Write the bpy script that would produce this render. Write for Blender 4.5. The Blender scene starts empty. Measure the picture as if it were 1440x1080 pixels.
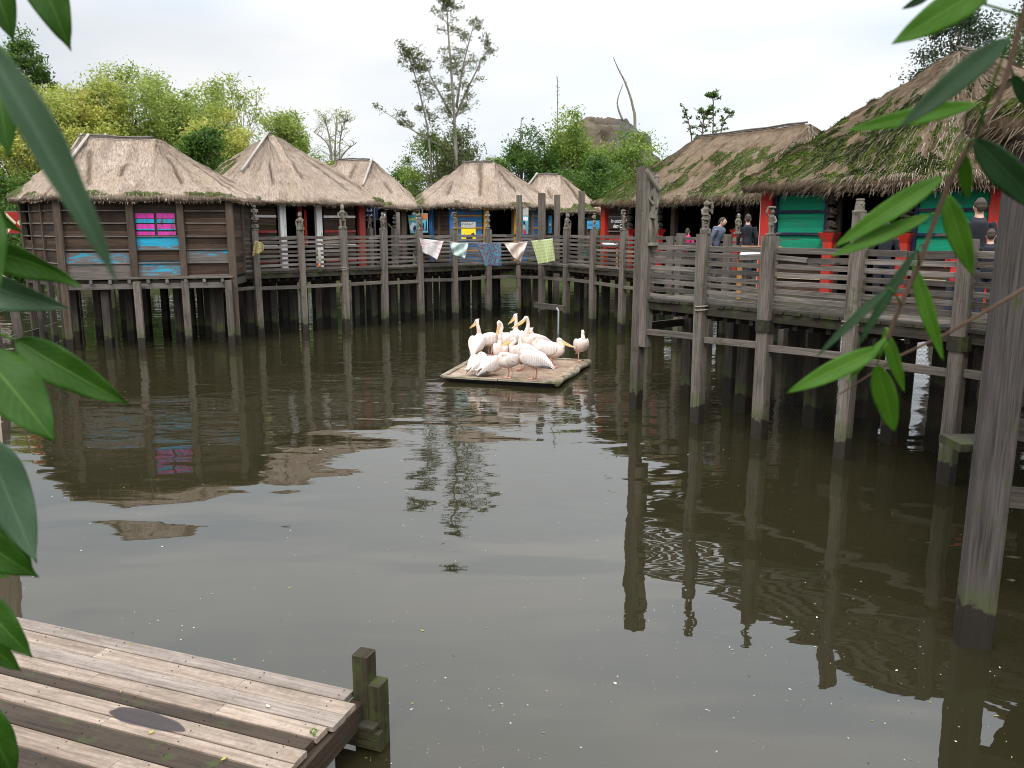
import bpy, math, random
import numpy as np
from mathutils import Vector, Matrix, Quaternion
random.seed(7); RNG=np.random.default_rng(7)
PI=math.pi; V=Vector; U=random.uniform
S=bpy.context.scene
COL=S.collection
CH=3.4; CF=1165.0; CT=math.atan((540-318)/CF)

# ---------------------------------------------------------------- placing (reference survey of the place)
def ray(x,y):
    dx=(x-720)/CF; dy=(540-y)/CF
    return V((dx, math.cos(CT)+dy*math.sin(CT), -math.sin(CT)+dy*math.cos(CT)))
def P(x,y,z=0.0):
    r=ray(x,y); k=(z-CH)/r.z
    return V((r.x*k,r.y*k,z))
def Q(x,y,D):
    r=ray(x,y); k=D/r.y
    return V((r.x*k,D,CH+r.z*k))
def on_seg(p0,p1,x):
    m=(x-720)/CF*math.cos(CT)
    dx,dy=p1[0]-p0[0],p1[1]-p0[1]
    return (m*p0[1]-p0[0])/(dx-m*dy)

# ---------------------------------------------------------------- noise
def _h(ix,iy,iz,seed):
    n=(ix*374761393+iy*668265263+iz*2147483647+seed*1274126177)&0xffffffff
    n=((n^(n>>13))*1274126177)&0xffffffff
    return ((n^(n>>16))&0xffff)/65535.0
def vnoise(x,y,z=0.0,seed=0):
    x=np.asarray(x,float); y=np.asarray(y,float); z=np.zeros_like(x)+z
    ix=np.floor(x).astype(np.int64); iy=np.floor(y).astype(np.int64); iz=np.floor(z).astype(np.int64)
    fx=x-ix; fy=y-iy; fz=z-iz
    fx=fx*fx*(3-2*fx); fy=fy*fy*(3-2*fy); fz=fz*fz*(3-2*fz)
    r=0
    for a in (0,1):
        for b in (0,1):
            for c in (0,1):
                w=(fx if a else 1-fx)*(fy if b else 1-fy)*(fz if c else 1-fz)
                r=r+w*_h(ix+a,iy+b,iz+c,seed)
    return r
def fbm(x,y,z=0.0,seed=0,o=3):
    r=0;a=.5;t=0
    for k in range(o):
        r=r+a*vnoise(np.asarray(x)*2**k,np.asarray(y)*2**k,np.asarray(z)*2**k,seed+k*7); t+=a; a*=.5
    return r/t
def sstep(a,b,x):
    t=np.clip((x-a)/(b-a),0,1); return t*t*(3-2*t)

# ---------------------------------------------------------------- tagging
def tag(o,label=None,cat=None,group=None,kind=None):
    if label: o['label']=label
    if cat: o['category']=cat
    if group: o['group']=group
    if kind: o['kind']=kind
    return o
def empty(name,loc,rz=0,label=None,cat=None,group=None):
    o=bpy.data.objects.new(name,None); COL.objects.link(o)
    o.location=loc; o.rotation_euler=(0,0,rz); o.empty_display_size=.2
    return tag(o,label,cat,group)
def children(o): return [c for c in bpy.data.objects if c.parent==o]
def copy_tree(o,parent=None):
    c=o.copy(); COL.objects.link(c); c.parent=parent
    for ch in children(o): copy_tree(ch,c)
    return c

# ---------------------------------------------------------------- mesh builder
class MB:
    def __init__(s): s.v=[]; s.f=[]; s.uv=[]; s.t=[]; s.sm=[]
    def add(s,vs,fs,uvs=None,tint=None,smooth=False):
        b=len(s.v); s.v+= [tuple(p) for p in vs]
        t=U(0,1) if tint is None else tint
        s.t+= ([t]*len(vs) if not hasattr(t,'__len__') else list(t))
        for i,f in enumerate(fs):
            s.f.append([b+k for k in f])
            s.uv+= uvs[i] if uvs else [(0.0,0.0)]*len(f)
            s.sm.append(smooth)
    def beam(s,p0,p1,w,h=None,up=(0,0,1),ch=.08,tint=None,tw=0,w1=None,h1=None):
        """timber of rectangular section with chamfered edges, w across, h along 'up'"""
        h=h or w; p0=V(p0);p1=V(p1); d=p1-p0; L=d.length
        if L<1e-5: return
        d/=L; up=V(up)
        if abs(d.dot(up))>.95: up=V((0,1,0)) if abs(d.y)<.9 else V((1,0,0))
        x=d.cross(up).normalized(); y=x.cross(d)
        if tw: q=Quaternion(d,tw); x=q@x; y=q@y
        w1=w1 or w; h1=h1 or h
        c=ch*min(w,h)
        def ring(c0,w,h):
            a,b=w/2,h/2
            pts=[(-a+c,-b),(a-c,-b),(a,-b+c),(a,b-c),(a-c,b),(-a+c,b),(-a,b-c),(-a,-b+c)]
            return [c0+x*i+y*j for i,j in pts]
        vs=ring(p0,w,h)+ring(p1,w1,h1)
        per=[0];r=vs[:8]
        for i in range(8): per.append(per[-1]+(r[(i+1)%8]-r[i]).length)
        ou,ov=U(0,50),U(0,50)
        fs=[];uv=[]
        for i in range(8):
            j=(i+1)%8
            fs.append([i,j,8+j,8+i]); uv.append([(ou+per[i],ov),(ou+per[i+1],ov),(ou+per[i+1],ov+L),(ou+per[i],ov+L)])
        fs.append(list(range(7,-1,-1))); uv.append([(ou+(v-p0).dot(x),ov+(v-p0).dot(y)*.2) for v in [vs[i] for i in range(7,-1,-1)]])
        fs.append(list(range(8,16))); uv.append([(ou+(v-p1).dot(x),ov+(v-p1).dot(y)*.2) for v in vs[8:]])
        s.add(vs,fs,uv,tint)
    def box(s,c,sz,rz=0,tint=None,ch=.04):
        c=V(c); d=V((math.cos(rz),math.sin(rz),0))*sz[0]/2
        s.beam(c-d,c+d,sz[1],sz[2],tint=tint,ch=ch)
    def tube(s,pts,rad,n=8,tint=None,cap=True,sq=None,smooth=True):
        pts=[V(p) for p in pts]
        if not hasattr(rad,'__len__'): rad=[rad]*len(pts)
        T=[]
        for i in range(len(pts)):
            a=pts[max(0,i-1)];b=pts[min(len(pts)-1,i+1)]; t=(b-a)
            T.append(t.normalized() if t.length>1e-9 else V((0,0,1)))
        up=V((0,0,1)) if abs(T[0].z)<.9 else V((0,1,0))
        x=T[0].cross(up).normalized()
        vs=[];L=0;ls=[];ou=U(0,9)
        for i,p in enumerate(pts):
            if i: L+=(p-pts[i-1]).length
            ls.append(L)
            x=(x-T[i]*x.dot(T[i])).normalized(); y=T[i].cross(x)
            r=rad[i]; rx,ry=(r if hasattr(r,'__len__') else (r,r))
            for k in range(n):
                a=2*PI*k/n; vs.append(p+x*math.cos(a)*rx+y*math.sin(a)*ry)
        fs=[];uv=[]
        for i in range(len(pts)-1):
            for k in range(n):
                j=(k+1)%n; fs.append([i*n+k,i*n+j,(i+1)*n+j,(i+1)*n+k])
                r=rad[i]; r=max(r) if hasattr(r,'__len__') else r
                u0=ou+2*PI*r*k/n;u1=ou+2*PI*r*(k+1)/n
                uv.append([(u0,ls[i]),(u1,ls[i]),(u1,ls[i+1]),(u0,ls[i+1])])
        if cap:
            fs.append(list(range(n-1,-1,-1))); uv.append([(0,0)]*n)
            b=(len(pts)-1)*n; fs.append(list(range(b,b+n))); uv.append([(0,0)]*n)
        s.add(vs,fs,uv,tint,smooth)
    def ball(s,c,r,n=10,tint=None):
        c=V(c); r=V(r) if hasattr(r,'__len__') else V((r,r,r)); vs=[];fs=[]
        m=max(4,n*2//3)
        for i in range(m+1):
            a=PI*i/m
            for k in range(n):
                b=2*PI*k/n; vs.append(c+V((r.x*math.sin(a)*math.cos(b),r.y*math.sin(a)*math.sin(b),-r.z*math.cos(a))))
        for i in range(m):
            for k in range(n):
                j=(k+1)%n; fs.append([i*n+k,i*n+j,(i+1)*n+j,(i+1)*n+k])
        s.add(vs,fs,None,tint,True)
    def mesh(s,name):
        me=bpy.data.meshes.new(name); me.from_pydata(s.v,[],s.f)
        uvl=me.uv_layers.new(name='UVMap'); uvl.data.foreach_set('uv',np.array(s.uv,dtype=np.float32).ravel())
        at=me.attributes.new('tint','FLOAT','POINT'); at.data.foreach_set('value',np.array(s.t,dtype=np.float32))
        me.polygons.foreach_set('use_smooth',np.array(s.sm,dtype=bool)); me.update()
        return me
    def build(s,name,mat,parent=None,label=None):
        me=s.mesh(name); me.materials.append(mat)
        o=bpy.data.objects.new(name,me); COL.objects.link(o)
        if parent: o.parent=parent
        if label: o['label']=label
        return o
def grid_mesh(name,X,Y,Z,UV=None,attrs={},mat=None,parent=None,wrap=False,smooth=True,flip=False):
    n,m=X.shape
    v=np.stack([X,Y,Z],-1).reshape(-1,3)
    i,j=np.meshgrid(np.arange(n-1),np.arange(m if wrap else m-1),indexing='ij')
    j2=(j+1)%m
    f=np.stack([i*m+j,i*m+j2,(i+1)*m+j2,(i+1)*m+j],-1).reshape(-1,4)
    if flip: f=f[:,::-1]
    me=bpy.data.meshes.new(name); me.vertices.add(len(v)); me.vertices.foreach_set('co',v.astype(np.float32).ravel())
    me.loops.add(f.size); me.loops.foreach_set('vertex_index',f.astype(np.int32).ravel())
    me.polygons.add(len(f)); me.polygons.foreach_set('loop_start',np.arange(0,f.size,4,dtype=np.int32))
    me.update(calc_edges=True)
    if UV is not None:
        u=UV.reshape(-1,2)[f.ravel()]
        me.uv_layers.new(name='UVMap').data.foreach_set('uv',u.astype(np.float32).ravel())
    for k,a in attrs.items():
        me.attributes.new(k,'FLOAT','POINT').data.foreach_set('value',a.astype(np.float32).ravel())
    me.polygons.foreach_set('use_smooth',np.full(len(f),smooth)); me.validate(); me.update()
    if mat: me.materials.append(mat)
    o=bpy.data.objects.new(name,me); COL.objects.link(o)
    if parent: o.parent=parent
    return o
def quads_mesh(name,Vt,UV,attrs,mat,parent=None,k=4):
    """Vt: (N,k,3) separate k-gons"""
    N=len(Vt); me=bpy.data.meshes.new(name); me.vertices.add(N*k); me.vertices.foreach_set('co',Vt.astype(np.float32).ravel())
    me.loops.add(N*k); me.loops.foreach_set('vertex_index',np.arange(N*k,dtype=np.int32))
    me.polygons.add(N); me.polygons.foreach_set('loop_start',np.arange(0,N*k,k,dtype=np.int32)); me.update(calc_edges=True)
    me.uv_layers.new(name='UVMap').data.foreach_set('uv',UV.astype(np.float32).ravel())
    for a,val in attrs.items():
        me.attributes.new(a,'FLOAT','POINT').data.foreach_set('value',np.repeat(val,k).astype(np.float32))
    me.update(); me.materials.append(mat)
    o=bpy.data.objects.new(name,me); COL.objects.link(o)
    if parent: o.parent=parent
    return o
def carve(mb,name,vox,smooth=2):
    """fuse the rough shapes into one continuous surface"""
    me=mb.mesh(name); o=bpy.data.objects.new(name,me); COL.objects.link(o)
    m=o.modifiers.new('r','REMESH'); m.mode='VOXEL'; m.voxel_size=vox; m.use_smooth_shade=True
    if smooth:
        m=o.modifiers.new('s','SMOOTH'); m.iterations=smooth; m.factor=.5
    dg=bpy.context.evaluated_depsgraph_get(); dg.update()
    r=bpy.data.meshes.new_from_object(o.evaluated_get(dg)); r.name=name
    bpy.data.objects.remove(o); return r
def mesh_obj(name,me,mat,parent=None):
    me.materials.clear(); me.materials.append(mat)
    o=bpy.data.objects.new(name,me); COL.objects.link(o)
    if parent: o.parent=parent
    return o

# ---------------------------------------------------------------- materials
class N:
    def __init__(s,name):
        s.m=bpy.data.materials.new(name); s.m.use_nodes=True; s.t=s.m.node_tree; s.t.nodes.clear()
        s.out=s.t.nodes.new('ShaderNodeOutputMaterial')
    def n(s,ty,**k):
        n=s.t.nodes.new('ShaderNode'+ty)
        for a,v in k.items():
            if a.startswith('i_'):
                key=a[2:].replace('_',' ')
                s.set(n.inputs[key],v)
            else: setattr(n,a,v)
        return n
    def set(s,inp,v):
        if isinstance(v,bpy.types.NodeSocket): s.t.links.new(v,inp)
        else: inp.default_value=v
    def l(s,a,b): s.t.links.new(a,b)
    def attr(s,name): return s.n('Attribute',attribute_name=name).outputs['Fac']
    def uv(s): return s.n('UVMap').outputs[0]
    def pos(s): return s.n('NewGeometry').outputs['Position']
    def obj(s): return s.n('TexCoord').outputs['Object']
    def scale(s,vec,sc,loc=(0,0,0)):
        m=s.n('Mapping'); s.l(vec,m.inputs[0]); m.inputs['Scale'].default_value=sc; m.inputs['Location'].default_value=loc; return m.outputs[0]
    def noise(s,vec,sc,det=3,rough=.55,dist=0):
        n=s.n('TexNoise'); s.l(vec,n.inputs['Vector']); n.inputs['Scale'].default_value=sc; n.inputs['Detail'].default_value=det
        n.inputs['Roughness'].default_value=rough; n.inputs['Distortion'].default_value=dist; return n.outputs['Fac']
    def ramp(s,f,stops):
        r=s.n('ValToRGB'); s.l(f,r.inputs[0]); e=r.color_ramp.elements
        while len(e)<len(stops): e.new(.5)
        for i,(p,c) in enumerate(stops):
            e[i].position=p; e[i].color=(c[0],c[1],c[2],1) if hasattr(c,'__len__') else (c,c,c,1)
        return r.outputs[0]
    def mix(s,f,a,b,ty='MIX'):
        m=s.n('Mix',data_type='RGBA',blend_type=ty); s.set(m.inputs[0],f)
        for k,x in ((6,a),(7,b)):
            if not isinstance(x,bpy.types.NodeSocket): x=(x[0],x[1],x[2],1) if hasattr(x,'__len__') else (x,x,x,1)
            s.set(m.inputs[k],x)
        return m.outputs[2]
    def math(s,op,a,b=0.0,c=None,clamp=False):
        m=s.n('Math',operation=op,use_clamp=clamp); s.set(m.inputs[0],a); s.set(m.inputs[1],b)
        if c is not None: s.set(m.inputs[2],c)
        return m.outputs[0]
    def bump(s,h,st=.3,d=.02,nrm=None):
        b=s.n('Bump'); s.l(h,b.inputs['Height']); b.inputs['Strength'].default_value=st; b.inputs['Distance'].default_value=d
        if nrm: s.l(nrm,b.inputs['Normal'])
        return b.outputs[0]
    def pbr(s,col,rough=.8,nrm=None,spec=.3,**k):
        p=s.n('BsdfPrincipled'); s.set(p.inputs['Base Color'],col if isinstance(col,bpy.types.NodeSocket) else (*col[:3],1))
        s.set(p.inputs['Roughness'],rough); p.inputs['Specular IOR Level'].default_value=spec
        if nrm: s.l(nrm,p.inputs['Normal'])
        for a,v in k.items(): s.set(p.inputs[a.replace('_',' ')],v)
        return p.outputs[0]
    def done(s,sh): s.l(sh,s.out.inputs[0]); return s.m
def sepz(m,vec):
    n=m.n('SeparateXYZ'); m.l(vec,n.inputs[0]); return n.outputs

def mat_wood(name,dark,light,contrast=.5,wet=False,moss=0.0,paint=None,wear=.5,rough=.85,grain=1.0,stain=0.0):
    m=N(name); uv=m.uv(); t=m.attr('tint')
    g=m.noise(m.scale(uv,(70*grain,2.2,1)),1,4,.65,.3)
    g2=m.noise(m.scale(uv,(14,.7,1)),1,3,.6,.6)
    f=m.math('ADD',m.math('MULTIPLY',g,.55),m.math('MULTIPLY',g2,.45))
    f=m.math('MULTIPLY_ADD',f,3.4,-1.2,clamp=True)
    c=m.mix(f,dark,light)
    c=m.mix(m.math('MULTIPLY',m.math('SUBTRACT',1.0,t),contrast),c,tuple(x*.45 for x in dark))
    pos=m.pos()
    pn=m.noise(pos,1.3,4,.6)
    c=m.mix(m.math('MULTIPLY_ADD',pn,2.2,-1.0,clamp=True),c,m.mix(.5,c,tuple(x*.85 for x in light)),)
    # cracks / knots
    kn=m.noise(m.scale(uv,(9,1.6,1)),1,2,.5,1.5)
    c=m.mix(m.math('MULTIPLY_ADD',kn,9.0,-6.4,clamp=True),c,tuple(x*.35 for x in dark))
    if paint:
        wn=m.noise(m.scale(uv,(10,1.8,1)),1,5,.7,.5)
        thr=m.math('MULTIPLY_ADD',wn,9.0,-9.0*(1-wear)*.62-1.2,clamp=True) if False else m.ramp(wn,[(max(.0,.62-wear*.35),1.0),(min(1,.70-wear*.3),0.0)])
        pc=m.mix(m.math('MULTIPLY_ADD',g2,2.0,-.6,clamp=True),paint,tuple(x*.5+.012 for x in paint)); pc=m.mix(m.math('MULTIPLY',m.math('SUBTRACT',1.0,t),.35),pc,tuple(x*.55 for x in paint)); pc=m.mix(m.math('MULTIPLY_ADD',kn,6.0,-4.0,clamp=True),pc,(.03,.025,.02))
        c=m.mix(thr,c,pc)
    if stain:
        s1=m.noise(m.scale(uv,(5,1.4,1)),1,6,.72,.8); s2=m.noise(pos,26,4,.7)
        sk=m.math('MULTIPLY_ADD',m.math('ADD',m.math('MULTIPLY',s1,.65),m.math('MULTIPLY',s2,.35)),5.0,-2.2,clamp=True)
        c=m.mix(m.math('MULTIPLY',sk,stain),c,m.mix(.8,c,(.06,.045,.03)))
    if moss:
        mn=m.noise(pos,5,5,.65)
        mk=m.ramp(mn,[(.62-moss*.25,0.0),(.72-moss*.15,1.0)])
        c=m.mix(m.math('MULTIPLY',mk,.8),c,(.045,.06,.015))
    r=rough
    if wet:
        z=sepz(m,pos)[2]
        zn=m.math('ADD',z,m.math('MULTIPLY_ADD',m.noise(pos,5,4,.7),.5,-.25))
        alg=m.ramp(zn,[(.30,0.0),(.34,1.0),(.40,1.0),(.62,0.0)])
        c=m.mix(m.math('MULTIPLY',alg,.6),c,(.055,.075,.018))
        wetm=m.ramp(zn,[(.29,1.0),(.34,0.0)])
        c=m.mix(m.math('MULTIPLY',wetm,.9),c,(.014,.011,.007))
        r=m.math('MULTIPLY_ADD',wetm,-.12,.85)
    nb=m.bump(m.math('ADD',g,m.math('MULTIPLY',kn,.4)),.6,.008)
    return m.done(m.pbr(c,r,nb,.25))

GD,GL=(.10,.088,.075),(.30,.275,.25)
M={}
M['post']=mat_wood('weathered_post',(.052,.041,.033),(.24,.203,.172),.45,wet=True,moss=.15)
M['stilt']=mat_wood('stilt_wood',(.022,.017,.013),(.12,.10,.082),.6,wet=True)
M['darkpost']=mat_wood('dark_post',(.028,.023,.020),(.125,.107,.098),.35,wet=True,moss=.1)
M['rail']=mat_wood('rail_wood',(.045,.036,.029),(.30,.258,.228),.75)
M['deck']=mat_wood('deck_wood',(.018,.014,.010),(.062,.051,.038),.5,moss=.45)
M['board']=mat_wood('hut_board',(.018,.011,.007),(.12,.075,.05),.85)
M['frame']=mat_wood('hut_frame',(.04,.028,.02),(.15,.11,.082),.5,wet=True)
M['greyframe']=mat_wood('grey_frame',(.07,.058,.05),(.25,.215,.19),.4)
M['darkframe']=mat_wood('dark_frame',(.02,.015,.012),(.07,.052,.04),.4)
M['jet_pale']=mat_wood('jetty_pale',(.19,.135,.10),(.50,.395,.315),.35,rough=.6,grain=.7,stain=.6)
M['jet_grey']=mat_wood('jetty_grey',(.14,.108,.088),(.38,.315,.27),.35,rough=.55,grain=.7,stain=.6)
M['jet_dark']=mat_wood('jetty_dark',(.012,.008,.005),(.062,.040,.026),.3,moss=.25,rough=.7,stain=.6)
M['jet_post']=mat_wood('jetty_post',(.010,.008,.004),(.055,.044,.022),.3,moss=.6)
PAINT=dict(red=(.62,.035,.02),dred=(.33,.03,.025),white=(.84,.82,.79),blue=(.03,.22,.60),cyan=(.02,.40,.62),pink=(.72,.05,.40),
           yellow=(.85,.42,.02),orange=(.62,.28,.04),green=(.012,.36,.20),navy=(.012,.02,.06),cream=(.68,.60,.36))
for k,c in PAINT.items(): M[k]=mat_wood('paint_'+k,(.06,.045,.035),(.18,.14,.11),.15,paint=c,wear=.22 if k!='white' else .05,rough=.65)
M['cyanworn']=mat_wood('paint_cyan_worn',(.09,.08,.075),(.2,.19,.19),.2,paint=(.02,.40,.62),wear=.62)
M['greenboard']=mat_wood('paint_green_board',(.05,.04,.03),(.15,.12,.1),.25,paint=(.008,.33,.18),wear=.12)
M['blueboard']=mat_wood('paint_blue_board',(.07,.06,.06),(.2,.18,.18),.2,paint=(.03,.24,.62),wear=.45)

M['palepole']=mat_wood('pale_pole',(.25,.22,.19),(.55,.5,.45),.2)
def mat_thatch(name='thatch',k=1.0,br=(1,1,1)):
    m=N(name); uv=m.uv(); t=m.attr('tint'); mo=m.attr('moss'); pos=m.pos()
    f1=m.noise(m.scale(uv,(48,5,1)),1,5,.7,.35)
    f2=m.noise(m.scale(uv,(16,3.5,1)),1,4,.65,.8)
    f3=m.noise(m.scale(uv,(1.1,.35,1)),1,3,.6,.4)
    f=m.math('ADD',m.math('MULTIPLY',f1,.6),m.math('MULTIPLY',f2,.4))
    c=m.ramp(f,[(p_,tuple(x*k*b_ for x,b_ in zip(c_,br))) for p_,c_ in ((.30,(.10,.07,.05)),(.42,(.29,.215,.165)),(.53,(.47,.375,.305)),(.68,(.67,.565,.485)))])
    c=m.mix(m.math('MULTIPLY_ADD',m.noise(pos,.55,3,.6),2.4,-1.0,clamp=True),c,m.mix(.45,c,(.20,.145,.10)))
    c=m.mix(m.math('MULTIPLY_ADD',f3,2.6,-1.15,clamp=True),c,m.mix(.5,c,(.30,.21,.12)))
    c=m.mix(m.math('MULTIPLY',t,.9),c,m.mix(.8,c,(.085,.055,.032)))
    mn=m.noise(pos,9,5,.7); mn2=m.noise(pos,40,3,.6)
    mm=m.math('MULTIPLY_ADD',m.math('ADD',mo,m.math('MULTIPLY_ADD',mn,.8,-.4)),3.2,-1.3,clamp=True)
    mc=m.ramp(mn2,[(.35,(.014,.024,.005)),(.55,(.055,.09,.012)),(.75,(.17,.24,.03))])
    c=m.mix(m.math('MULTIPLY',mm,.88),c,mc)
    nb=m.bump(m.math('ADD',f1,m.math('MULTIPLY',f2,1.4)),1.0,.05)
    return m.done(m.pbr(c,.95,nb,.05))
M['thatch']=mat_thatch(); M['thatch_old']=mat_thatch('thatch_old',.55,(1.0,.93,.80))
def mat_straw(name='straw',k=1.0):
    m=N(name); t=m.attr('tint')
    c=m.ramp(t,[(p_,tuple(x*k for x in c_)) for p_,c_ in ((.0,(.09,.065,.04)),(.35,(.26,.195,.13)),(.7,(.44,.36,.27)),(1,(.60,.51,.41)))])
    return m.done(m.pbr(c,.9,None,.1))
M['straw']=mat_straw(); M['straw_old']=mat_straw('straw_old',.66)
def mat_leaf(name,cols,tr=.4,rough=.55):
    m=N(name); t=m.attr('tint'); pos=m.pos()
    st=[(i/(len(cols)-1),c) for i,c in enumerate(cols)]
    c=m.ramp(t,st)
    d=m.pbr(c,rough,None,.3); tn=m.n('BsdfTranslucent'); m.l(m.mix(.5,c,(.25,.35,.02),'MULTIPLY') if False else c,tn.inputs[0])
    x=m.n('MixShader'); x.inputs[0].default_value=tr; m.l(d,x.inputs[1]); m.l(tn.outputs[0],x.inputs[2])
    return m.done(x.outputs[0])
M['moss']=mat_leaf('moss_tuft',[(.016,.03,.005),(.05,.09,.010),(.22,.33,.03)],.2,.9)
M['lf_yellow']=mat_leaf('leaf_yellow_green',[(.13,.18,.03),(.30,.35,.07),(.46,.46,.10),(.56,.51,.14)])
M['lf_pale']=mat_leaf('leaf_pale_green',[(.12,.18,.035),(.27,.35,.07),(.42,.48,.13)])
M['lf_green']=mat_leaf('leaf_green',[(.03,.07,.012),(.07,.14,.02),(.14,.23,.035)])
M['lf_dark']=mat_leaf('leaf_dark_green',[(.018,.035,.015),(.04,.075,.03),(.08,.12,.05)])
M['lf_olive']=mat_leaf('leaf_olive',[(.05,.06,.02),(.10,.13,.04),(.17,.17,.06)])
M['lf_mid']=mat_leaf('leaf_mid_green',[(.08,.14,.02),(.17,.26,.04),(.32,.38,.06)])
def mat_bark(name,a,b):
    m=N(name); pos=m.pos()
    f=m.noise(m.scale(pos,(6,6,1.2)),1.5,5,.7)
    c=m.ramp(f,[(.3,a),(.7,b)]); return m.done(m.pbr(c,.9,m.bump(f,.5,.03),.15))
M['bark']=mat_bark('bark',(.06,.05,.04),(.20,.17,.14))
M['bark_grey']=mat_bark('bark_grey',(.14,.12,.10),(.32,.29,.25))
M['twig']=mat_bark('twig_brown',(.05,.03,.02),(.11,.07,.045))
def mat_plain(name,c,rough=.7,var=.25,sc=20,spec=.3,bs=.2,bd=.005):
    m=N(name); pos=m.pos(); f=m.noise(m.obj(),sc,4,.6)
    col=m.mix(m.math('MULTIPLY_ADD',f,2.0,-.5,clamp=True),tuple(x*(1-var) for x in c),tuple(min(1,x*(1+var*.5)) for x in c))
    return m.done(m.pbr(col,rough,m.bump(f,bs,bd),spec))
M['statue']=mat_bark('carved_wood',(.055,.047,.036),(.25,.225,.18))
M['dstatue']=mat_bark('dark_carved_wood',(.02,.017,.014),(.09,.075,.06))
M['rope']=mat_plain('rope',(.30,.27,.22),.9)
M['wire']=mat_plain('wire',(.25,.25,.25),.5)
M['pipe']=mat_plain('metal_pipe',(.42,.46,.50),.4)
M['skin']=mat_plain('skin',(.55,.34,.25),.5,.1)
M['hair']=mat_plain('hair',(.05,.035,.025),.6)
for k,c in dict(jacket=(.11,.13,.18),pinkcloth=(.75,.04,.22),darkcloth=(.02,.022,.03),redcloth=(.6,.03,.04),bluecloth=(.03,.06,.15),trouser=(.04,.045,.06)).items():
    M[k]=mat_plain('cloth_'+k,c,.85,.2,60)
def mat_bird():
    m=N('pelican_feathers'); p=m.obj(); f=m.noise(m.scale(p,(14,30,40)),1,4,.6)
    z=m.noise(p,3.5,3,.6)
    c=m.mix(m.math('MULTIPLY_ADD',z,2.2,-.6,clamp=True),(.74,.53,.44),(.76,.69,.64))
    c=m.mix(m.math('MULTIPLY_ADD',f,2,-1.0,clamp=True),c,(.56,.43,.36))
    return m.done(m.pbr(c,.75,m.bump(f,.5,.01),.2,Subsurface_Weight=.0))
M['bird']=mat_bird()
def mat_wing():
    m=N('pelican_wing'); p=m.obj(); w=m.n('TexWave',wave_type='BANDS',bands_direction='X'); m.l(m.scale(p,(1,.35,1)),w.inputs[0])
    w.inputs['Scale'].default_value=9; w.inputs['Distortion'].default_value=5; w.inputs['Detail'].default_value=3; w.inputs['Detail Scale'].default_value=2.5
    c=m.ramp(w.outputs['Fac'],[(.0,(.56,.49,.45)),(.22,(.68,.58,.53)),(1,(.78,.70,.65))])
    return m.done(m.pbr(c,.8,m.bump(w.outputs['Fac'],.6,.012),.2))
M['wing']=mat_wing()
M['primary']=mat_plain('dark_flight_feathers',(.06,.06,.065),.6,.4,40)
M['bill']=mat_plain('pelican_bill',(.66,.48,.36),.45,.25,12)
M['pouch']=mat_plain('pelican_pouch',(.85,.60,.22),.5,.2,14)
M['face']=mat_plain('pelican_face',(.72,.48,.46),.6,.1)
M['leg']=mat_plain('pelican_leg',(.70,.34,.27),.6,.2,25)
M['eye']=mat_plain('eye_dark',(.03,.008,.006),.2,.1)

def mat_water():
    m=N('pond_water'); pos=m.pos(); 
    y=sepz(m,pos)[1]; x=sepz(m,pos)[0]
    big=m.noise(m.scale(pos,(.35,.9,1)),.55,1,.5,.6)
    med=m.noise(m.scale(pos,(.8,1.7,1)),1.05,0,.5,.6)
    sml=m.noise(m.scale(pos,(1.3,3.4,1)),2.4,1,.5,.4)
    far=m.n('MapRange',interpolation_type='SMOOTHSTEP'); m.l(y,far.inputs[0]); far.inputs[1].default_value=9; far.inputs[2].default_value=17; far.inputs[3].default_value=.50; far.inputs[4].default_value=1.0
    zone=m.noise(m.scale(pos,(.10,.16,1)),1,2,.5)
    zn=m.math('MULTIPLY_ADD',zone,1.6,-.25,clamp=True)
    # ring of ripples spreading from the raft
    dx=m.math('SUBTRACT',x,.4); dy=m.math('SUBTRACT',y,19.5)
    dist=m.math('SQRT',m.math('ADD',m.math('MULTIPLY',dx,dx),m.math('MULTIPLY',dy,dy)))
    dist=m.math('ADD',dist,m.math('MULTIPLY',big,.7))
    ring=m.math('SINE',m.math('MULTIPLY',dist,13.0))
    FARMIN=1
    fall=m.n('MapRange',interpolation_type='SMOOTHSTEP'); m.l(dist,fall.inputs[0]); fall.inputs[1].default_value=1.6; fall.inputs[2].default_value=5.5; fall.inputs[3].default_value=.35; fall.inputs[4].default_value=0.0
    h=m.math('MULTIPLY',big,1.15)
    h=m.math('ADD',h,m.math('MULTIPLY',m.math('MULTIPLY',med,far.outputs[0]),.42))
    h=m.math('ADD',h,m.math('MULTIPLY',m.math('MULTIPLY',sml,m.math('POWER',far.outputs[0],3.0)),m.math('MULTIPLY',zn,.20)))
    h=m.math('ADD',h,m.math('MULTIPLY',m.math('MULTIPLY',ring,fall.outputs[0]),.05))
    nb=m.bump(h,1.0,.034)
    mud=m.noise(m.scale(pos,(.5,.5,1)),.7,4,.6)
    scum=m.ramp(m.noise(pos,38,4,.75),[(.66,0.0),(.76,1.0)])
    c=m.mix(mud,(.0165,.0145,.0062),(.027,.0235,.012))
    c=m.mix(m.math('MULTIPLY',scum,.16),c,(.12,.11,.06))
    return m.done(m.pbr(c,.012,nb,.5,IOR=1.45))
M['water']=mat_water()
def mat_ground():
    m=N('ground'); pos=m.pos(); f=m.noise(pos,.5,5,.6); g=m.noise(pos,9,4,.7)
    c=m.ramp(f,[(.35,(.07,.055,.035)),(.5,(.05,.075,.02)),(.7,(.10,.13,.035))])
    c=m.mix(m.math('MULTIPLY',g,.6),c,(.03,.03,.015)); return m.done(m.pbr(c,.95,m.bump(g,.6,.05),.1))
M['ground']=mat_ground()
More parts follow.
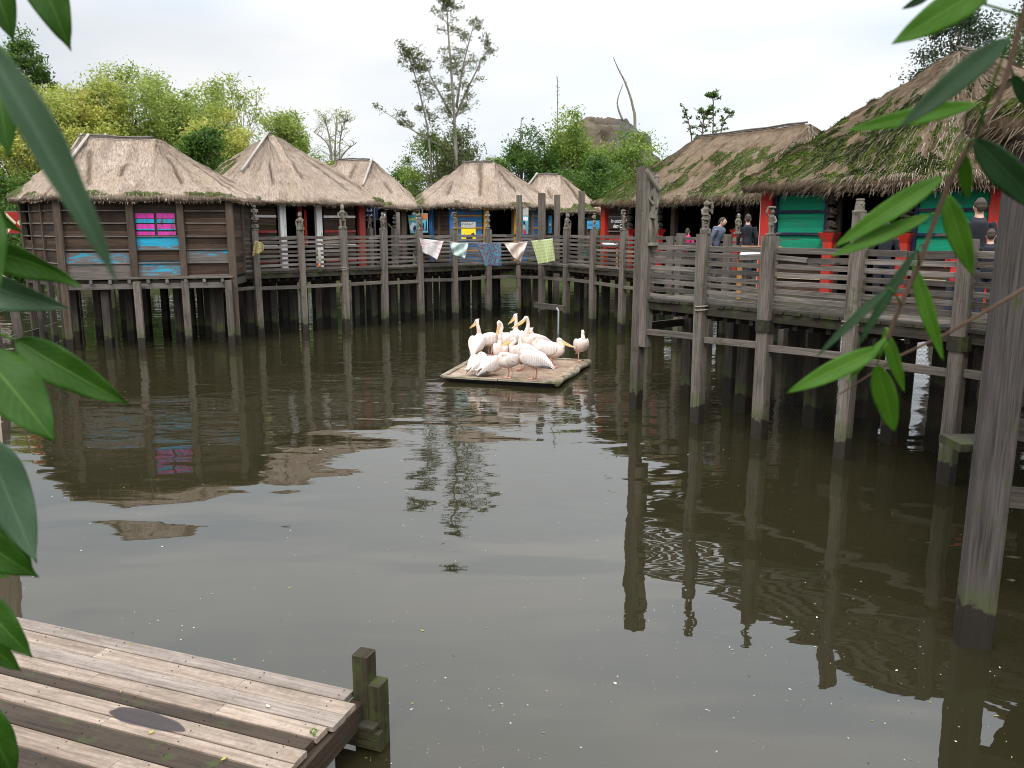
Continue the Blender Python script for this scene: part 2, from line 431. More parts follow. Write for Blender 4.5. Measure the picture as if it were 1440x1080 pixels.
def mat_rock():
    m=N('rock'); pos=m.pos(); f=m.noise(m.scale(pos,(1,1,1.7)),.45,6,.65,.5); x=sepz(m,pos)[0]
    c=m.ramp(f,[(.3,(.03,.028,.028)),(.5,(.075,.07,.07)),(.7,(.12,.11,.108))])
    mr=m.n('MapRange'); m.l(m.math('ADD',x,m.math('MULTIPLY',f,4.0)),mr.inputs[0]); mr.inputs[1].default_value=13.0; mr.inputs[2].default_value=10.5
    c=m.mix(m.math('MULTIPLY',mr.outputs[0],.8),c,(.11,.085,.055))
    return m.done(m.pbr(c,.9,m.bump(f,.8,.3),.15))
M['rock']=mat_rock()
def mat_net():
    m=N('wire_netting'); uv=m.uv(); o=sepz(m,uv); s=14.0
    a=m.math('FRACT',m.math('MULTIPLY',m.math('ADD',o[0],o[1]),s)); b=m.math('FRACT',m.math('MULTIPLY',m.math('SUBTRACT',o[0],o[1]),s))
    k=m.math('MAXIMUM',m.math('LESS_THAN',a,.07),m.math('LESS_THAN',b,.07))
    t=m.n('BsdfTransparent'); x=m.n('MixShader'); m.l(k,x.inputs[0]); m.l(t.outputs[0],x.inputs[1]); m.l(m.pbr((.05,.047,.042),.7),x.inputs[2])
    return m.done(x.outputs[0])
M['net']=mat_net()
def mat_cloth(name,base,pat,kind,sc=30,thr=.5):
    m=N(name); uv=m.uv()
    if kind=='dots':
        v=m.n('TexVoronoi'); m.l(uv,v.inputs['Vector']); v.inputs['Scale'].default_value=sc; v.inputs['Randomness'].default_value=.7
        f=m.ramp(v.outputs['Distance'],[(thr*.6,1.0),(thr*.75,0.0)])
    elif kind=='lines':
        f=m.ramp(m.noise(m.scale(uv,(2,sc,1)),1,3,.6,1.0),[(thr,0.0),(thr+.06,1.0)])
    elif kind=='check':
        w=m.n('TexVoronoi',feature='F1',distance='CHEBYCHEV'); m.l(uv,w.inputs['Vector']); w.inputs['Scale'].default_value=sc; w.inputs['Randomness'].default_value=.15
        f=m.ramp(w.outputs['Distance'],[(.22,1.0),(.30,0.0)])
    else:
        f=m.ramp(m.noise(uv,sc,4,.6),[(thr,0.0),(thr+.08,1.0)])
    c=m.mix(f,base,pat)
    d=m.pbr(c,.9,m.bump(m.noise(uv,6,3),.4,.02),.1); tr=m.n('BsdfTranslucent'); m.l(c,tr.inputs[0]); x=m.n('MixShader'); x.inputs[0].default_value=.25; m.l(d,x.inputs[1]); m.l(tr.outputs[0],x.inputs[2])
    return m.done(x.outputs[0])
def mat_bigleaf(name,a,b,pale):
    m=N(name); uv=m.uv(); o=sepz(m,uv); t=m.attr('tint')
    ax=m.math('ABSOLUTE',o[0])
    vein=m.math('FRACT',m.math('MULTIPLY',m.math('SUBTRACT',o[1],m.math('MULTIPLY',ax,.22)),11.0))
    vl=m.ramp(vein,[(.0,1.0),(.05,.7),(.14,0.0),(.93,0.0),(1.0,1.0)])
    mid=m.ramp(ax,[(.02,1.0),(.07,0.0)])
    vv=m.math('MAXIMUM',m.math('MULTIPLY',vl,.35),mid)
    n=m.noise(m.scale(uv,(2,5,1)),2,4,.6)
    c=m.mix(n,tuple(x*.8 for x in a),tuple(x*.85 for x in b)); c=m.mix(m.math('MULTIPLY',vv,.4),c,pale)
    sp=m.ramp(m.noise(m.scale(uv,(4,14,1)),3,3,.6),[(.70,0.0),(.76,1.0)])
    c=m.mix(m.math('MULTIPLY',sp,.35),c,(.12,.09,.03))
    d=m.pbr(c,.5,m.bump(m.math('ADD',m.math('MULTIPLY',vein,.25),vv),.35,.0015),.22)
    tr=m.n('BsdfTranslucent'); m.l(m.mix(.35,c,(.16,.36,.01)),tr.inputs[0]); x=m.n('MixShader'); x.inputs[0].default_value=.30; m.l(d,x.inputs[1]); m.l(tr.outputs[0],x.inputs[2])
    return m.done(x.outputs[0])
M['bleaf']=mat_bigleaf('shrub_leaf',(.020,.075,.006),(.05,.14,.010),(.16,.28,.05))
M['bleaf2']=mat_bigleaf('shrub_leaf_dull',(.05,.10,.05),(.085,.15,.08),(.16,.24,.14))
M['wleaf']=mat_bigleaf('willow_leaf',(.04,.13,.006),(.09,.23,.012),(.18,.30,.05))
M['wleaf2']=mat_bigleaf('willow_leaf_dark',(.012,.04,.012),(.025,.07,.02),(.05,.10,.04))

# ---------------------------------------------------------------- world, sun, camera
def world():
    w=bpy.data.worlds.new("World"); S.world=w; w.use_nodes=True; t=w.node_tree; t.nodes.clear()
    L=t.links.new; n=t.nodes.new
    out=n('ShaderNodeOutputWorld'); bg=n('ShaderNodeBackground'); bg.inputs[1].default_value=.1
    sky=n('ShaderNodeTexSky'); sky.sky_type='NISHITA'; sky.sun_disc=False; sky.sun_elevation=math.radians(48); sky.sun_rotation=math.radians(200)
    tc=n('ShaderNodeTexCoord'); sp=n('ShaderNodeSeparateXYZ'); L(tc.outputs['Generated'],sp.inputs[0])
    mp=n('ShaderNodeMapping'); L(tc.outputs['Generated'],mp.inputs[0]); mp.inputs['Scale'].default_value=(1,1,3.2)
    no=n('ShaderNodeTexNoise'); L(mp.outputs[0],no.inputs['Vector']); no.inputs['Scale'].default_value=2.1; no.inputs['Detail'].default_value=5; no.inputs['Roughness'].default_value=.5
    r=n('ShaderNodeValToRGB'); L(no.outputs['Fac'],r.inputs[0]); e=r.color_ramp.elements
    e[0].position=.34; e[0].color=(.71,.79,.87,1); e[1].position=.62; e[1].color=(1.0,1.0,1.0,1)
    # the cloud layer is greyer to the left
    lx=n('ShaderNodeMapRange'); L(sp.outputs[0],lx.inputs[0]); lx.inputs[1].default_value=-.55; lx.inputs[2].default_value=.1; lx.inputs[3].default_value=.80; lx.inputs[4].default_value=1.0
    el=n('ShaderNodeMapRange'); L(sp.outputs[2],el.inputs[0]); el.inputs[1].default_value=.20; el.inputs[2].default_value=.55; el.inputs[3].default_value=9.6; el.inputs[4].default_value=27.0
    mu=n('ShaderNodeMath'); mu.operation='MULTIPLY'; L(lx.outputs[0],mu.inputs[0]); L(el.outputs[0],mu.inputs[1])
    vm=n('ShaderNodeVectorMath'); vm.operation='SCALE'; L(r.outputs[0],vm.inputs[0]); L(mu.outputs[0],vm.inputs['Scale'])
    mx=n('ShaderNodeMix'); mx.data_type='RGBA'; mx.inputs[0].default_value=.94; L(sky.outputs[0],mx.inputs[6]); L(vm.outputs[0],mx.inputs[7])
    L(mx.outputs[2],bg.inputs[0]); L(bg.outputs[0],out.inputs[0])
    sl=bpy.data.lights.new('sun','SUN'); sl.energy=1.4; sl.angle=math.radians(12); sl.color=(1,.96,.9)
    so=bpy.data.objects.new('sun',sl); COL.objects.link(so)
    el_,az=math.radians(48),math.radians(200)
    d=V((math.sin(az)*math.cos(el_),math.cos(az)*math.cos(el_),math.sin(el_)))
    so.rotation_euler=(-d).to_track_quat('-Z','Y').to_euler(); so.location=d*50
    S.render.engine='CYCLES'; S.cycles.filter_width=1.0; S.view_settings.view_transform='Standard'; S.view_settings.look='None'; S.view_settings.gamma=1; S.view_settings.exposure=0.25
    cd=bpy.data.cameras.new('camera'); co=bpy.data.objects.new('camera',cd); COL.objects.link(co); S.camera=co
    co.location=(0,0,CH); co.rotation_euler=(PI/2-CT,0,0); cd.sensor_width=36; cd.lens=36*CF/1440; cd.clip_start=.02; cd.clip_end=3000
    cd.dof.use_dof=True; cd.dof.focus_distance=14; cd.dof.aperture_fstop=7.5
world()

# ---------------------------------------------------------------- ground and water
def setting():
    # ground sheet: pond basin in the middle, banks and land round it
    xs=np.concatenate([np.linspace(-900,-60,18),np.linspace(-55,60,116),np.linspace(66,900,18)])
    ys=np.concatenate([np.linspace(-300,-30,10),np.linspace(-28,80,109),np.linspace(86,1800,22)])
    X,Y=np.meshgrid(xs,ys)
    shore=46+3*fbm(X*.12,Y*0,seed=3)-.10*np.abs(X)
    left=-26+3*fbm(Y*.15,X*0,seed=5); right=30+3*fbm(Y*.15,X*0,seed=6)
    d=np.minimum.reduce([shore-Y,X-left,right-X,Y+16+0*X])
    Z=np.where(d>0,-1.6+1.9*np.exp(-d*.9),.3+.25*(1-np.exp(d*.2)))+.12*fbm(X*.4,Y*.4,seed=9)
    o=grid_mesh('ground',X,Y,Z,mat=M['ground']); tag(o,kind='structure')
    w=MB(); 
    n=24; xs=np.linspace(-34,38,n); ys=np.linspace(-20,54,n); X,Y=np.meshgrid(xs,ys)
    o=grid_mesh('water',X,Y,X*0,mat=M['water'],smooth=False); tag(o,kind='structure')
setting()

# ---------------------------------------------------------------- thatched roofs
def offset_poly(poly,ov):
    n=len(poly); out=[]
    for i in range(n):
        a,b,c=V(poly[i-1]),V(poly[i]),V(poly[(i+1)%n])
        d1=(b-a).normalized(); d2=(c-b).normalized()
        n1=V((d1.y,-d1.x)); n2=V((d2.y,-d2.x)); m=(n1+n2)
        k=ov/max(.55,(1+n1.dot(n2))*.5)**.5
        out.append(b+m.normalized()*k)
    return out
def roof(hut,poly,r0,r1,zr,ze,ov=.6,res=.06,mossf=None,fringe=70,straw=60,sc=.15,seed=1,tufts=0,thick=.2,seam=1.3,hips=(),conc=.15,mark=1.0,bright=0.0,old=False):
    rng=np.random.default_rng(seed)
    pp=offset_poly([V(p[:2]) for p in poly],ov); n=len(pp)
    pts=[]
    for i in range(n):
        a,b=pp[i],pp[(i+1)%n]; k=max(2,int((b-a).length/res))
        for j in range(k): pts.append(a.lerp(b,j/k))
    E_=np.array([(p.x,p.y) for p in pts]); m=len(E_)
    w=max(1,int(.22/res)); ker=np.ones(2*w+1)/(2*w+1)
    for _ in range(2):
        E_=np.stack([np.convolve(np.concatenate([E_[-w:,k],E_[:,k],E_[:w,k]]),ker,'valid') for k in (0,1)],1)
    seg=np.linalg.norm(np.roll(E_,-1,0)-E_,axis=1); u=np.concatenate([[0],np.cumsum(seg)[:-1]])
    a=np.array(r0[:2]);b=np.array(r1[:2]); ab=b-a; t=np.clip(((E_-a)@ab)/max(1e-6,ab@ab),0,1)
    # soften the jump at the ridge ends
    R_=a+t[:,None]*ab
    D=E_-R_; hor=np.linalg.norm(D,axis=1); H=zr-ze; L=np.hypot(hor,H)
    rows=max(12,int(L.max()/(res*1.35)))
    s=np.linspace(0,1,rows)
    Sg,Ug=np.meshgrid(s,u,indexing='ij')
    EX=E_[:,0][None];EY=E_[:,1][None];RX=R_[:,0][None];RY=R_[:,1][None]
    X=EX+(RX-EX)*Sg; Y=EY+(RY-EY)*Sg
    pr=(1-conc)*Sg+conc*Sg**2
    Z=ze+.10+(H-.10)*pr
    Vg=Sg*L[None]
    al=np.arctan2(H,hor)[None]; nx=(D[:,0]/hor)[None]*np.sin(al); ny=(D[:,1]/hor)[None]*np.sin(al); nz=np.cos(al)+0*Sg
    fade=sstep(1.0,.93,Sg)
    disp=.16*(fbm(X*.9,Y*.9,Z*.9,seed)-.5)+.10*(fbm(Ug*4.5,Vg*.5,0,seed+1)-.5)+.075*(fbm(Ug*15,Vg*1.6,0,seed+2)-.5)+.04*(fbm(Ug*26,Vg*4,0,seed+9)-.5)
    course=(Vg/.75+1.4*fbm(Ug*1.2,Vg*.3,0,seed+3)); disp-= .022*(course-np.floor(course))
    dark=np.zeros_like(X)
    uu=0.0; tot=u[-1]
    while uu<tot:
        uu+=seam*rng.uniform(.55,1.5)
        if uu>tot: break
        s0,s1=(rng.uniform(0,.35),rng.uniform(.5,1.0))
        # seams converge towards the ridge with the panels
        line=uu+.22*(fbm(Vg*.9,Vg*0+uu,0,seed+4)-.5)+rng.uniform(-.3,.3)*(Sg-.5)
        x_=(Ug-line)*np.maximum(.25,1-Sg*.6); act=sstep(s0-.05,s0+.05,Sg)*sstep(s1+.05,s1-.05,Sg)
        disp+=act*(-.07*np.exp(-(x_/.05)**2)+.06*np.exp(-((x_-.14)/.16)**2)*(x_>0))
        dark=np.maximum(dark,act*np.exp(-(x_/.06)**2)*min(1.3,mark*1.5))
    moss=(mossf(Ug,Vg,Sg,X,Y,Z) if mossf else np.zeros_like(X))
    eav=sstep(.10,.0,Sg)*sstep(.52,.66,fbm(Ug*.9,Vg*0,0,seed+5,2))*1.1
    moss=np.maximum(moss,eav)
    mn=fbm(Ug*7,Vg*2.6,0,seed+6)
    disp+=.06*np.clip(moss,0,1)*sstep(.42,.6,mn)
    dark=np.clip(dark+.55*sstep(.56,.72,fbm(Ug*2.6,Vg*.7,0,seed+8))*mark-bright,0,1)
    X=X+nx*disp*(.25+.75*fade); Y=Y+ny*disp*(.25+.75*fade); Z=Z+nz*disp*(.3+.7*fade)
    # lip and underside
    lip=.05*(fbm(u*6,u*0,0,seed+7)-.5)+.07*(fbm(u*1.1,u*0,0,seed+17)-.5)
    ox,oy=D[:,0]/hor,D[:,1]/hor
    def row(off,z): return (E_[:,0]+ox*off,E_[:,1]+oy*off,z+0*u)
    lo=[row(.0,0) ,row(.0,0)]
    hin=.55*hor
    r_a=(E_[:,0]-ox*hin,E_[:,1]-oy*hin,ze-thick+H*.5+0*u)
    r_b=(E_[:,0]-ox*.22,E_[:,1]-oy*.22,ze-thick*.35+lip)
    r_c=(E_[:,0]-ox*.05,E_[:,1]-oy*.05,ze-thick*.42+lip)
    r_d=(E_[:,0]+ox*.02,E_[:,1]+oy*.02,ze+.0+lip)
    X=np.vstack([r_a[0],r_b[0],r_c[0],r_d[0],X]);Y=np.vstack([r_a[1],r_b[1],r_c[1],r_d[1],Y]);Z=np.vstack([r_a[2],r_b[2],r_c[2],r_d[2],Z])
    pad=lambda A,v:np.vstack([np.full((4,m),v),A]) if np.isscalar(v) else np.vstack([v,A])
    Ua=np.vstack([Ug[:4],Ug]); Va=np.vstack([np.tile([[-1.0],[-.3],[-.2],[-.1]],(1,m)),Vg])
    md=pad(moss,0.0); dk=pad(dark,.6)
    o=grid_mesh('roof',X,Y,Z,np.stack([Ua+seed*3.7,Va+seed*1.3],-1),{'moss':md,'tint':dk},M['thatch_old' if old else 'thatch'],hut,wrap=True)
    # UV seam on the closing column is hidden at the back of each roof
    # loose straw
    NX=np.vstack([np.tile(nx[:1],(4,1)),nx+0*Sg]);NY=np.vstack([np.tile(ny[:1],(4,1)),ny+0*Sg]);NZ=np.vstack([np.tile(nz[:1],(4,1)),nz])
    G=np.stack([X,Y,Z],-1); NR=np.stack([NX,NY,NZ],-1)
    cam=np.array([0,0,CH])
    def blades(i,j,ln,wd,lift,jit,dirv,t,mat,name,par):
        base=G[i,j]; nr=NR[i,j]
        vis=((cam-base)*nr).sum(1)>-1.5
        base,nr,ln,wd,dirv,t=base[vis],nr[vis],ln[vis],wd[vis],dirv[vis],t[vis]
        if len(base)==0: return
        dirv=dirv+rng.normal(0,jit,dirv.shape); dirv/=np.linalg.norm(dirv,axis=1)[:,None]
        side=np.cross(dirv,nr); side/=np.linalg.norm(side,axis=1)[:,None]+1e-9
        base=base+side*rng.uniform(-.5,.5,(len(base),1))*res+nr*.004
        tip=base+dirv*ln[:,None]+nr*(lift*rng.uniform(.2,1,(len(base),1)))
        w=wd[:,None]
        Q_=np.stack([base-side*w,base+side*w,tip+side*w*.25,tip-side*w*.25],1)
        quads_mesh(name,Q_,np.zeros((len(base)*4,2)),{'tint':t},mat,par)
    area=float((L*seg).sum()*.55)
    ns=int(area*straw)
    if ns:
        i=(4+np.minimum(rows-3,(rows-3)*rng.uniform(0,1,ns)**1.2)).astype(int)+1; j=rng.integers(0,m,ns)
        dv=G[i-1,j]-G[i,j]; dv/=np.linalg.norm(dv,axis=1)[:,None]+1e-9
        blades(i,j,rng.uniform(.08,.34,ns),rng.uniform(.003,.008,ns),.035,.10,dv,rng.uniform(0,1,ns)**.8,M['straw_old' if old else 'straw'],'loose_straw',o)
    nf=int(u[-1]*fringe)
    if nf:
        i=rng.integers(2,6,nf); j=rng.integers(0,m,nf)
        o3=np.stack([ox[j],oy[j],0*ox[j]],1); dv=o3*.5+np.array([0,0,-.75])
        blades(i,j,rng.uniform(.06,.20,nf)*(1 if fringe>=110 else .55),rng.uniform(.003,.009,nf),.02,.22,dv,rng.uniform(0,.8,nf),M['straw_old' if old else 'straw'],'eave_fringe',o)
    if tufts:
        cand=int(area*tufts*3); i=rng.integers(5,rows+3,cand); j=rng.integers(0,m,cand)
        mv=md[i,j]; pn=fbm(Ua[i,j]*7,Va[i,j]*2.6,0,seed+6)
        k=(mv>.35)&(rng.uniform(0,1,cand)<sstep(.36,.62,pn)*np.clip(mv,0,1))
        i,j=i[k],j[k]; q=len(i)
        if q:
            tn=rng.uniform(0,1,q)*sstep(.35,.75,vnoise(Ua[i,j]*1.7,Va[i,j]*1.3,0,seed+30))
            dv=NR[i,j]+rng.normal(0,.7,(q,3)); 
            blades(i,j,rng.uniform(.010,.028,q),rng.uniform(.006,.013,q),.008,.2,dv,tn,M['moss'],'moss',o)
    # ridge poles
    mb=MB(); A=V((*r0[:2],zr+.04));B=V((*r1[:2],zr+.04)); d=(B-A)
    dn=d.normalized() if d.length>.01 else V((1,0,0))
    rp=[A-dn*.1+d*k/6+V((0,0,random.uniform(-.02,.03))) for k in range(7)]
    mb.tube(rp,.03,7)
    sd=V((-dn.y,dn.x,0))
    for sgn in (-1,1): mb.tube([p+sd*.12*sgn+V((0,0,-.06)) for p in rp],.018,6)
    mb.build('ridge_pole',M['greyframe'],o)
    for h in hips:
        c=pp[h]; rr=V(r0[:2]) if (c-V(r0[:2])).length<(c-V(r1[:2])).length else V(r1[:2])
        mb=MB()
        for off in (.0,):
            q=[]
            for k in range(9):
                f=1-.62*k/8; xy=c.lerp(rr,f); side=V((-(c-rr).y,(c-rr).x)).normalized()*off
                q.append(V((xy.x+side.x,xy.y+side.y,ze+.10+(H-.10)*((1-conc)*f+conc*f*f)+.07)))
            mb.tube(q,.045,6)
        mb.build('hip_pole',M['palepole'],o)
    return o

def mossy(seed,amt,top=.8,bot=-.1,dense=1.0,uf=.8):
    def f(Ug,Vg,Sg,X,Y,Z):
        a=fbm(Ug*uf,Vg*.55,0,seed+40,4); b=fbm(Ug*3.2,Vg*1.3,0,seed+41,3)
        g=fbm(Ug*5.5,Vg*2.4,0,seed+43,3)
        k=sstep(.545-amt*.1,.60-amt*.1,a*.42+b*.2+g*.38)*sstep(top,top-.3,Sg+.25*(a-.5))*sstep(bot-.05,bot+.12,Sg)
        return k*dense
    return f

# ---------------------------------------------------------------- huts
ZF,ZE=2.0,4.15
def px_bays(p0,p1,xs): return [on_seg(p0,p1,x) for x in xs]
def wall_frame(p0,p1):
    a=V((*p0,0)); b=V((*p1,0)); d=(b-a); L=d.length; d/=L; nrm=V((d.y,-d.x,0)); return a,d,nrm,L
def rows_panel(hut,p0,p1,t0,t1,z0,z1,spec,off=0.0,ledge=None,name='wall_panel'):
    """horizontal boards between t0 and t1 along the wall; spec: list from top to bottom of (material, height)"""
    a,d,nr,L=wall_frame(p0,p1); tot=sum(h for _,h in spec); z=z1; groups={}
    for i,(mk,h) in enumerate(spec):
        hh=(z1-z0)*h/tot
        if mk:
            g=groups.setdefault(mk,MB())
            A=a+d*(t0*L)+nr*off; B=a+d*(t1*L)+nr*off
            zc=z-hh/2
            k=max(1,round(hh/.2)) if hh>.06 else 1
            for q in range(k):
                h2=hh/k; zz=z-h2*(q+.5); o2=nr*((.007 if q%2 else -.007)+.004*(i%3)+(.02 if hh<.08 else 0))
                g.beam(A+V((0,0,zz))+o2,B+V((0,0,zz))+o2,.035,h2+.004,ch=.12)
        z-=hh
    for mk,g in groups.items():
        g.build(name if mk in('board',) else 'painted_boards' if mk not in('frame','greyframe','darkframe') else 'batten',M[mk],hut)
def hut_posts(hut,p0,p1,specs,z0=None,name='post'):
    a,d,nr,L=wall_frame(p0,p1)
    for t,w,mk,zb,zt,off in specs:
        mb=MB(); c=a+d*(t*L)+nr*off
        mb.beam(c+V((0,0,zb)),c+V((0,0,zt)),w,w*.9,up=nr,ch=.07); mb.build(name,M[mk],hut)
def plain_wall(hut,p0,p1,z0=ZF,z1=ZE,mk='board'):
    rows_panel(hut,p0,p1,0,1,z0,z1,[(mk,1)]*6)
    hut_posts(hut,p0,p1,[(0,.16,'frame',z0-.2,z1+.1,0.0),(1/3,.1,'frame',z0,z1,.04),(2/3,.1,'frame',z0,z1,.04)])
def floor_and_stilts(hut,poly,zf=ZF,step=1.45,seed=3,front=True,ins=.1,stmat='stilt',wide=.2,maxn=26):
    rng=random.Random(seed)
    P_=[V(p) for p in poly]; xs=[p.x for p in P_];ys=[p.y for p in P_]
    mb=MB(); base=len(mb.v)
    n=len(P_); c=sum(P_,V((0,0)))/n
    q=[c+(p-c)*.985 for p in P_]
    vs=[(p.x,p.y,zf) for p in q]+[(p.x,p.y,zf-.09) for p in q]
    fs=[list(range(n)),list(range(2*n-1,n-1,-1))]+[[i,n+i,n+(i+1)%n,(i+1)%n] for i in range(n)]
    mb.add(vs,fs,[[(vs[k][0],vs[k][1]) for k in f] for f in fs]); mb.build('floor',M['deck'],hut)
    mb=MB()
    for i in range(n):
        a,b=P_[i],P_[(i+1)%n]; mb.beam((a.x,a.y,zf-.19),(b.x,b.y,zf-.19),.12,.18)
    mb.build('floor_beam',M['stilt'],hut)
    def inside(p):
        return all((P_[(i+1)%n]-P_[i]).cross(p-P_[i])>0.0 for i in range(n))
    y=min(ys)+.3; k=0
    cand=[]
    while y<max(ys):
        x=min(xs)+.2
        while x<max(xs):
            p=V((x+rng.uniform(-.2,.2),y+rng.uniform(-.2,.2)))
            if inside(p): cand.append(p)
            x+=step
        y+=step
    for p in cand[:maxn]:
        mb=MB(); w=wide*rng.uniform(.85,1.15); mb.beam((p.x,p.y,-1.5),(p.x+rng.uniform(-.04,.04),p.y,zf-.1),w,w,ch=.06,up=(rng.uniform(-.3,.3),1,0)); mb.build('stilt',M[stmat],hut)
def hutroot(p,label): return empty('thatched_hut',(0,0,0),0,label,'hut','thatched huts on stilts round the pond')

def strokes(parent,name,mat,o,dx,dz,nr,lines,r=.012):
    mb=MB()
    for ln in lines: mb.tube([o+dx*x+V((0,0,z))+nr*.012 for x,z in ln],r,5)
    return mb.build(name,mat,parent)
M['ink']=mat_plain('white_lettering',(.78,.78,.76),.6,.1)
M['ink_pale']=mat_plain('pale_blue_lettering',(.45,.66,.72),.6,.1)
M['inkdark']=mat_plain('dark_lettering',(.02,.03,.06),.6,.1)
M['signnavy']=mat_plain('navy_board',(.012,.022,.10),.5,.2,6)
M['signblue']=mat_plain('sky_blue_board',(.05,.36,.66),.6,.25,8)
M['signyellow']=mat_plain('yellow_board',(.88,.66,.02),.6,.1,6)
M['signgrey']=mat_plain('grey_board',(.45,.45,.42),.6,.2,8)
M['signteal']=mat_plain('teal_board',(.12,.42,.50),.6,.2,6)
M['signorange']=mat_plain('orange_board',(.62,.16,.03),.6,.2,6)
M['signbrown']=mat_plain('brown_board',(.035,.025,.02),.7,.2,8)
M['black']=mat_plain('black_paint',(.012,.012,.012),.7,.2)
M['infowhite']=mat_plain('info_panel',(.60,.68,.74),.3,.05,4)
M['oak']=mat_wood('orange_wood',(.30,.13,.045),(.52,.27,.10),.2)
M['cone_white']=mat_plain('cream_shutter_paint',(.72,.62,.38),.6,.1)
M['cone_red']=mat_plain('red_shutter_paint',(.33,.02,.015),.6,.2)

def flat(mb,o,dx,nr,poly,th=.012,dz=V((0,0,1))):
    """flat board shape given in (along, up) coordinates, real thickness th"""
    n=len(poly); f=[o+dx*x+dz*z+nr*th for x,z in poly]; b=[o+dx*x+dz*z for x,z in poly]
    fs=[list(range(n)),list(range(2*n-1,n-1,-1))]+[[i,n+i,n+(i+1)%n,(i+1)%n] for i in range(n)]
    mb.add(f+b,fs,[[((f+b)[k].dot(dx),(f+b)[k].z) for k in q] for q in fs])
def text_mesh(parent,name,body,size,loc,dx,nr,mat,shear=0):
    c=bpy.data.curves.new(name,'FONT'); c.body=body; c.size=size; c.extrude=.004; c.shear=shear; c.offset=.002
    o=bpy.data.objects.new(name,c); COL.objects.link(o)
    dg=bpy.context.evaluated_depsgraph_get(); me=bpy.data.meshes.new_from_object(o.evaluated_get(dg)); bpy.data.objects.remove(o)
    up=V((0,0,1)); R=Matrix((dx,up,nr)).transposed().to_4x4(); me.transform(Matrix.Translation(loc)@R)
    me.materials.clear(); me.materials.append(mat); q=bpy.data.objects.new(name,me); COL.objects.link(q); q.parent=parent; return q

